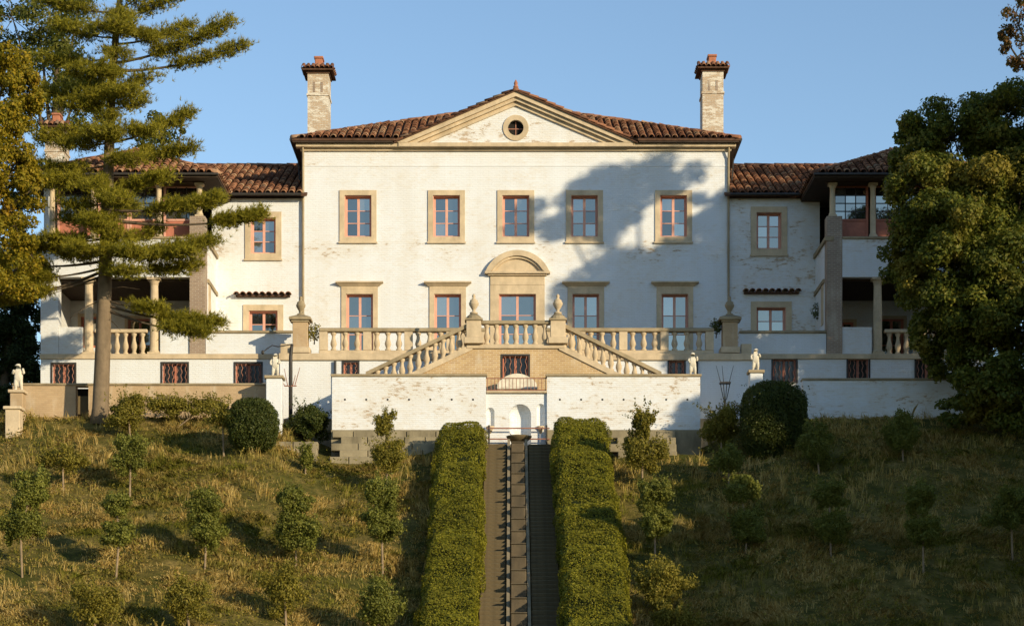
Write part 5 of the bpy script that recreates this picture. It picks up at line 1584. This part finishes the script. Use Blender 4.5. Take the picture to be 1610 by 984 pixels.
part("trunk", tk.mesh("trunk", True), M['bark'], pine)
limbs = MB()
tuftP, tuftD = [], []
def pbranch(py0, px1, py1, dy=0.0, w=1.0, full=.25, dens=1.0, lift=.0):
    """limb from the trunk at row py0 to the tip pixel (px1,py1), dy metres nearer (-) or farther (+); needle pads along its outer part"""
    a = tpos(py0); x1, z1 = at(px1, py1, PYY + dy); b = Vector((x1, PYY + dy, z1))
    L = (b - a).length
    ctrl = a.lerp(b, .5) + Vector((0, 0, -.10 * L + lift))
    def q(t): return a * (1 - t) ** 2 + ctrl * 2 * t * (1 - t) + b * t * t
    n = 8
    limbs.tube([q(i / n) for i in range(n + 1)], [max(.012, (.022 + .009 * L) * (1 - i / n * .85)) for i in range(n + 1)], 6)
    side = Vector((b.y - a.y, -(b.x - a.x), 0)).normalized() if L > .1 else Vector((0, 1, 0))
    m = max(4, int(L * 4.2))
    for i in range(m):
        t = full + (1 - full) * (i + rng.random()) / m
        c = q(min(t, 1.0))
        reach = w * (.50 + .25 * rng.random()) * (1.15 - .65 * abs(t - .6))
        for s_ in (-1, 1):
            tip = c + side * s_ * reach * rng.uniform(.3, 1.1) + (b - a).normalized() * reach * rng.uniform(.2, .8) + Vector((0, 0, rng.uniform(-.05, .18)))
            limbs.tube([c, tip], [.012, .004], 3, False)
            k = int(28 * dens)
            u = rng.random(k) ** .7
            P = np.array(c)[None] * (1 - u[:, None]) + np.array(tip)[None] * u[:, None] + rng.normal(size=(k, 3)) * np.array([.15, .15, .12])
            D = np.array((tip - c).normalized())[None] * .7 + np.array([0, 0, .75])
            tuftP.append(P); tuftD.append(np.repeat(D, k, 0))
B_ = [ # right side
 (112, 384, 72, .3, .55, .42, .7), (100, 360, 36, -.3, .8, .3, 1), (70, 300, 40, .5, .8, .3, 1), (30, 290, -15, 0, .8, .3, 1), (15, 250, -30, -.8, .8, .2, 1), (45, 235, 55, -.9, .8, .2, 1),
 (150, 235, 120, -.8, .7, .25, 1), (170, 225, 160, .8, .7, .25, 1), (225, 298, 178, .2, .6, .5, .8), (240, 300, 235, -.3, .7, .35, 1), (200, 240, 205, -1.0, .7, .3, 1),
 (330, 345, 312, -.5, .8, .35, 1.1), (345, 412, 338, .3, .45, .68, .9), (300, 260, 275, -1.0, .7, .3, 1), (395, 335, 378, -.4, .8, .35, 1.1), (400, 300, 395, -1.1, .8, .3, 1), (420, 305, 418, .4, .7, .45, 1),
 (385, 250, 360, .9, .8, .3, 1), (478, 344, 505, -.4, .75, .45, 1.1), (485, 325, 522, -.9, .6, .55, .9), (470, 250, 485, -.8, .6, .5, .8),
 # left side
 (20, 60, -5, .5, .8, .3, 1), (60, 85, 40, -.4, .8, .25, 1), (90, 70, 95, .4, .8, .3, 1), (120, 110, 110, -1.0, .8, .2, 1), (150, 70, 145, .4, .8, .25, 1), (165, 105, 165, -1.1, .8, .2, 1.1),
 (205, 65, 215, -.2, .8, .25, 1.1), (225, 100, 225, -1.1, .8, .2, 1), (260, 70, 262, .3, .8, .3, 1), (275, 60, 285, -.5, .8, .3, 1.1), (320, 100, 322, -.4, .8, .25, 1.1), (340, 105, 345, .5, .7, .3, .9),
 (385, 30, 385, -.3, .8, .3, 1.2), (375, 75, 375, -1.1, .8, .3, 1.1), (400, 100, 400, .7, .7, .3, .9), (410, -15, 410, -.2, .8, .45, 1.2), (420, 20, 435, -.8, .8, .5, 1.1), (425, -25, 470, .2, .8, .62, 1.2), (432, 30, 462, -.4, .7, .62, 1),
 # towards and away from the camera
 (50, 165, 40, -1.8, .9, .15, 1), (110, 150, 105, -1.9, .9, .1, 1), (150, 200, 140, -1.9, .9, .1, 1), (215, 170, 205, -2.0, .9, .1, 1), (310, 190, 312, -2.1, .9, .15, 1.1), (340, 140, 345, -2.2, .9, .15, 1.1),
 (390, 215, 395, -2.2, .9, .15, 1.1), (400, 120, 385, -2.2, .9, .2, 1.1), (420, 205, 425, -1.9, .9, .2, 1), (140, 140, 130, 1.8, .9, .15, 1), (330, 205, 325, 1.6, .9, .2, 1), (-20, 150, -35, -1, .9, .15, 1), (-20, 240, -40, .3, .9, .15, 1)]
for b_ in B_: pbranch(*b_)
for k in range(12):
    py = 20 + k * 33 + rng.uniform(-6, 6)
    pbranch(py, 172 + rng.uniform(-55, 55), py - rng.uniform(-8, 16), -rng.uniform(.9, 2.0), .9, .08, 1.0)
# dead twigs low on the trunk
for py, px1, py1 in ((470, 110, 500), (455, 220, 455), (500, 190, 520), (440, 60, 470)):
    a = tpos(py); x1, z1 = at(px1, py1, PYY - .2)
    limbs.tube([a, (a + Vector((x1, PYY, z1))) / 2 + Vector((0, 0, .12)), (x1, PYY - .2, z1)], [.03, .018, .006], 5)
part("branches", limbs.mesh("branches"), M['twig'], pine)
TP = np.concatenate(tuftP); TD = np.concatenate(tuftD)
K = 8
n = len(TP)
D = np.repeat(TD, K, 0) + rng.normal(size=(n * K, 3)) * .75
D /= np.linalg.norm(D, axis=1, keepdims=True)
P = np.repeat(TP, K, 0)
W = np.cross(D, rng.normal(size=D.shape)); W /= np.linalg.norm(W, axis=1, keepdims=True)
Ln = rng.uniform(.13, .25, (n * K, 1))
co = np.stack([P - W * .012, P + W * .012, P + D * Ln], 1).reshape(-1, 3)
part("needles", mesh_np("needles", co, np.arange(len(co)).reshape(-1, 3)), M['pine'], pine)

# ------------------------------------------------------------------ grass and weeds on the hillside
def grass(n, hmin, hmax, wid, seedn, name, label, mat, blades, bend=1.0):
    d = rng.uniform(56, 81.5, n * 2); half = 830 * d / F
    x = rng.uniform(-1, 1, n * 2) * half; y = d + CAMY
    keep = ((x < -2.75) | ((x > 3.3)) ) & ~((np.abs(x) < 8.6) & (y > -11.7)) & (y < -8.8)
    clump = vnoise(x, y, seedn, 1.3) * .6 + vnoise(x, y, seedn + 4, .5) * .4
    keep &= rng.random(n * 2) < np.clip((clump - .22) * 2.4, .12, 1)
    x, y, clump = x[keep][:n], y[keep][:n], clump[keep][:n]
    n = len(x); z = ground(x, y)
    h = (hmin + (hmax - hmin) * np.clip((clump - .3) * 2.2, 0, 1) * rng.uniform(.5, 1.2, n))
    lean0 = np.stack([vnoise(x, y, 77, 2.0) - .5, vnoise(x, y, 78, 2.0) - .75, np.zeros(n)], 1) * 1.5
    co = []
    X0 = np.repeat(np.stack([x, y, z - .03], 1), blades, 0) + rng.normal(size=(n * blades, 3)) * np.array([.07, .07, 0])
    H = np.repeat(h, blades)[:, None] * rng.uniform(.55, 1.15, (n * blades, 1))
    lean = (np.repeat(lean0, blades, 0) + rng.normal(size=(n * blades, 3)) * np.array([.85, .85, 0])) * H * bend
    a = rng.uniform(0, math.pi, n * blades); W = np.stack([np.cos(a), np.sin(a) * .5, np.zeros_like(a)], 1) * wid
    up = np.array([0, 0, 1.0])
    mid = X0 + up * H * .6 + lean * .35; tip = X0 + up * H * .85 + lean * .95
    co = np.stack([X0 - W, X0 + W, mid + W * .8, tip, mid - W * .8], 1).reshape(-1, 3)
    f = (np.arange(n * blades) * 5)[:, None] + np.array([[0, 1, 2, 3, 4]])
    o = part(name, mesh_np(name, co, f), mat)
    tag(o, label, "grass", kind="stuff")
grass(38000, .05, .22, .012, 11, "grass", "dry golden and green grass covering the sloping hillside", M['grass'], 7)
grass(3200, .18, .60, .009, 63, "tall_grass", "tall wispy golden grass clumps on the hillside", M['grass'], 9, .32)
def weeds(n):
    d = rng.uniform(57, 81, n); half = 830 * d / F
    x = rng.uniform(-1, 1, n) * half; y = d + CAMY
    cl = vnoise(x, y, 41, 1.6)
    k = ((x < -2.9) | (x > 3.5)) & (cl > .52) & ~((np.abs(x) < 8.6) & (y > -11.8)) & (y < -9.0)
    x, y = x[k], y[k]
    m = 14
    X0 = np.repeat(np.stack([x, y, ground(x, y)], 1), m, 0)
    P = X0 + rng.normal(size=X0.shape) * np.array([.16, .16, 0]) + np.array([0, 0, 1]) * (np.abs(rng.normal(size=(len(X0), 1))) * .20 + .03)
    o = leaf_cloud("ground_cover", P, .085, M['dryshrub'], None)
    tag(o, "low leafy weeds scattered through the hillside grass", "weeds", kind="stuff")
weeds(3000)
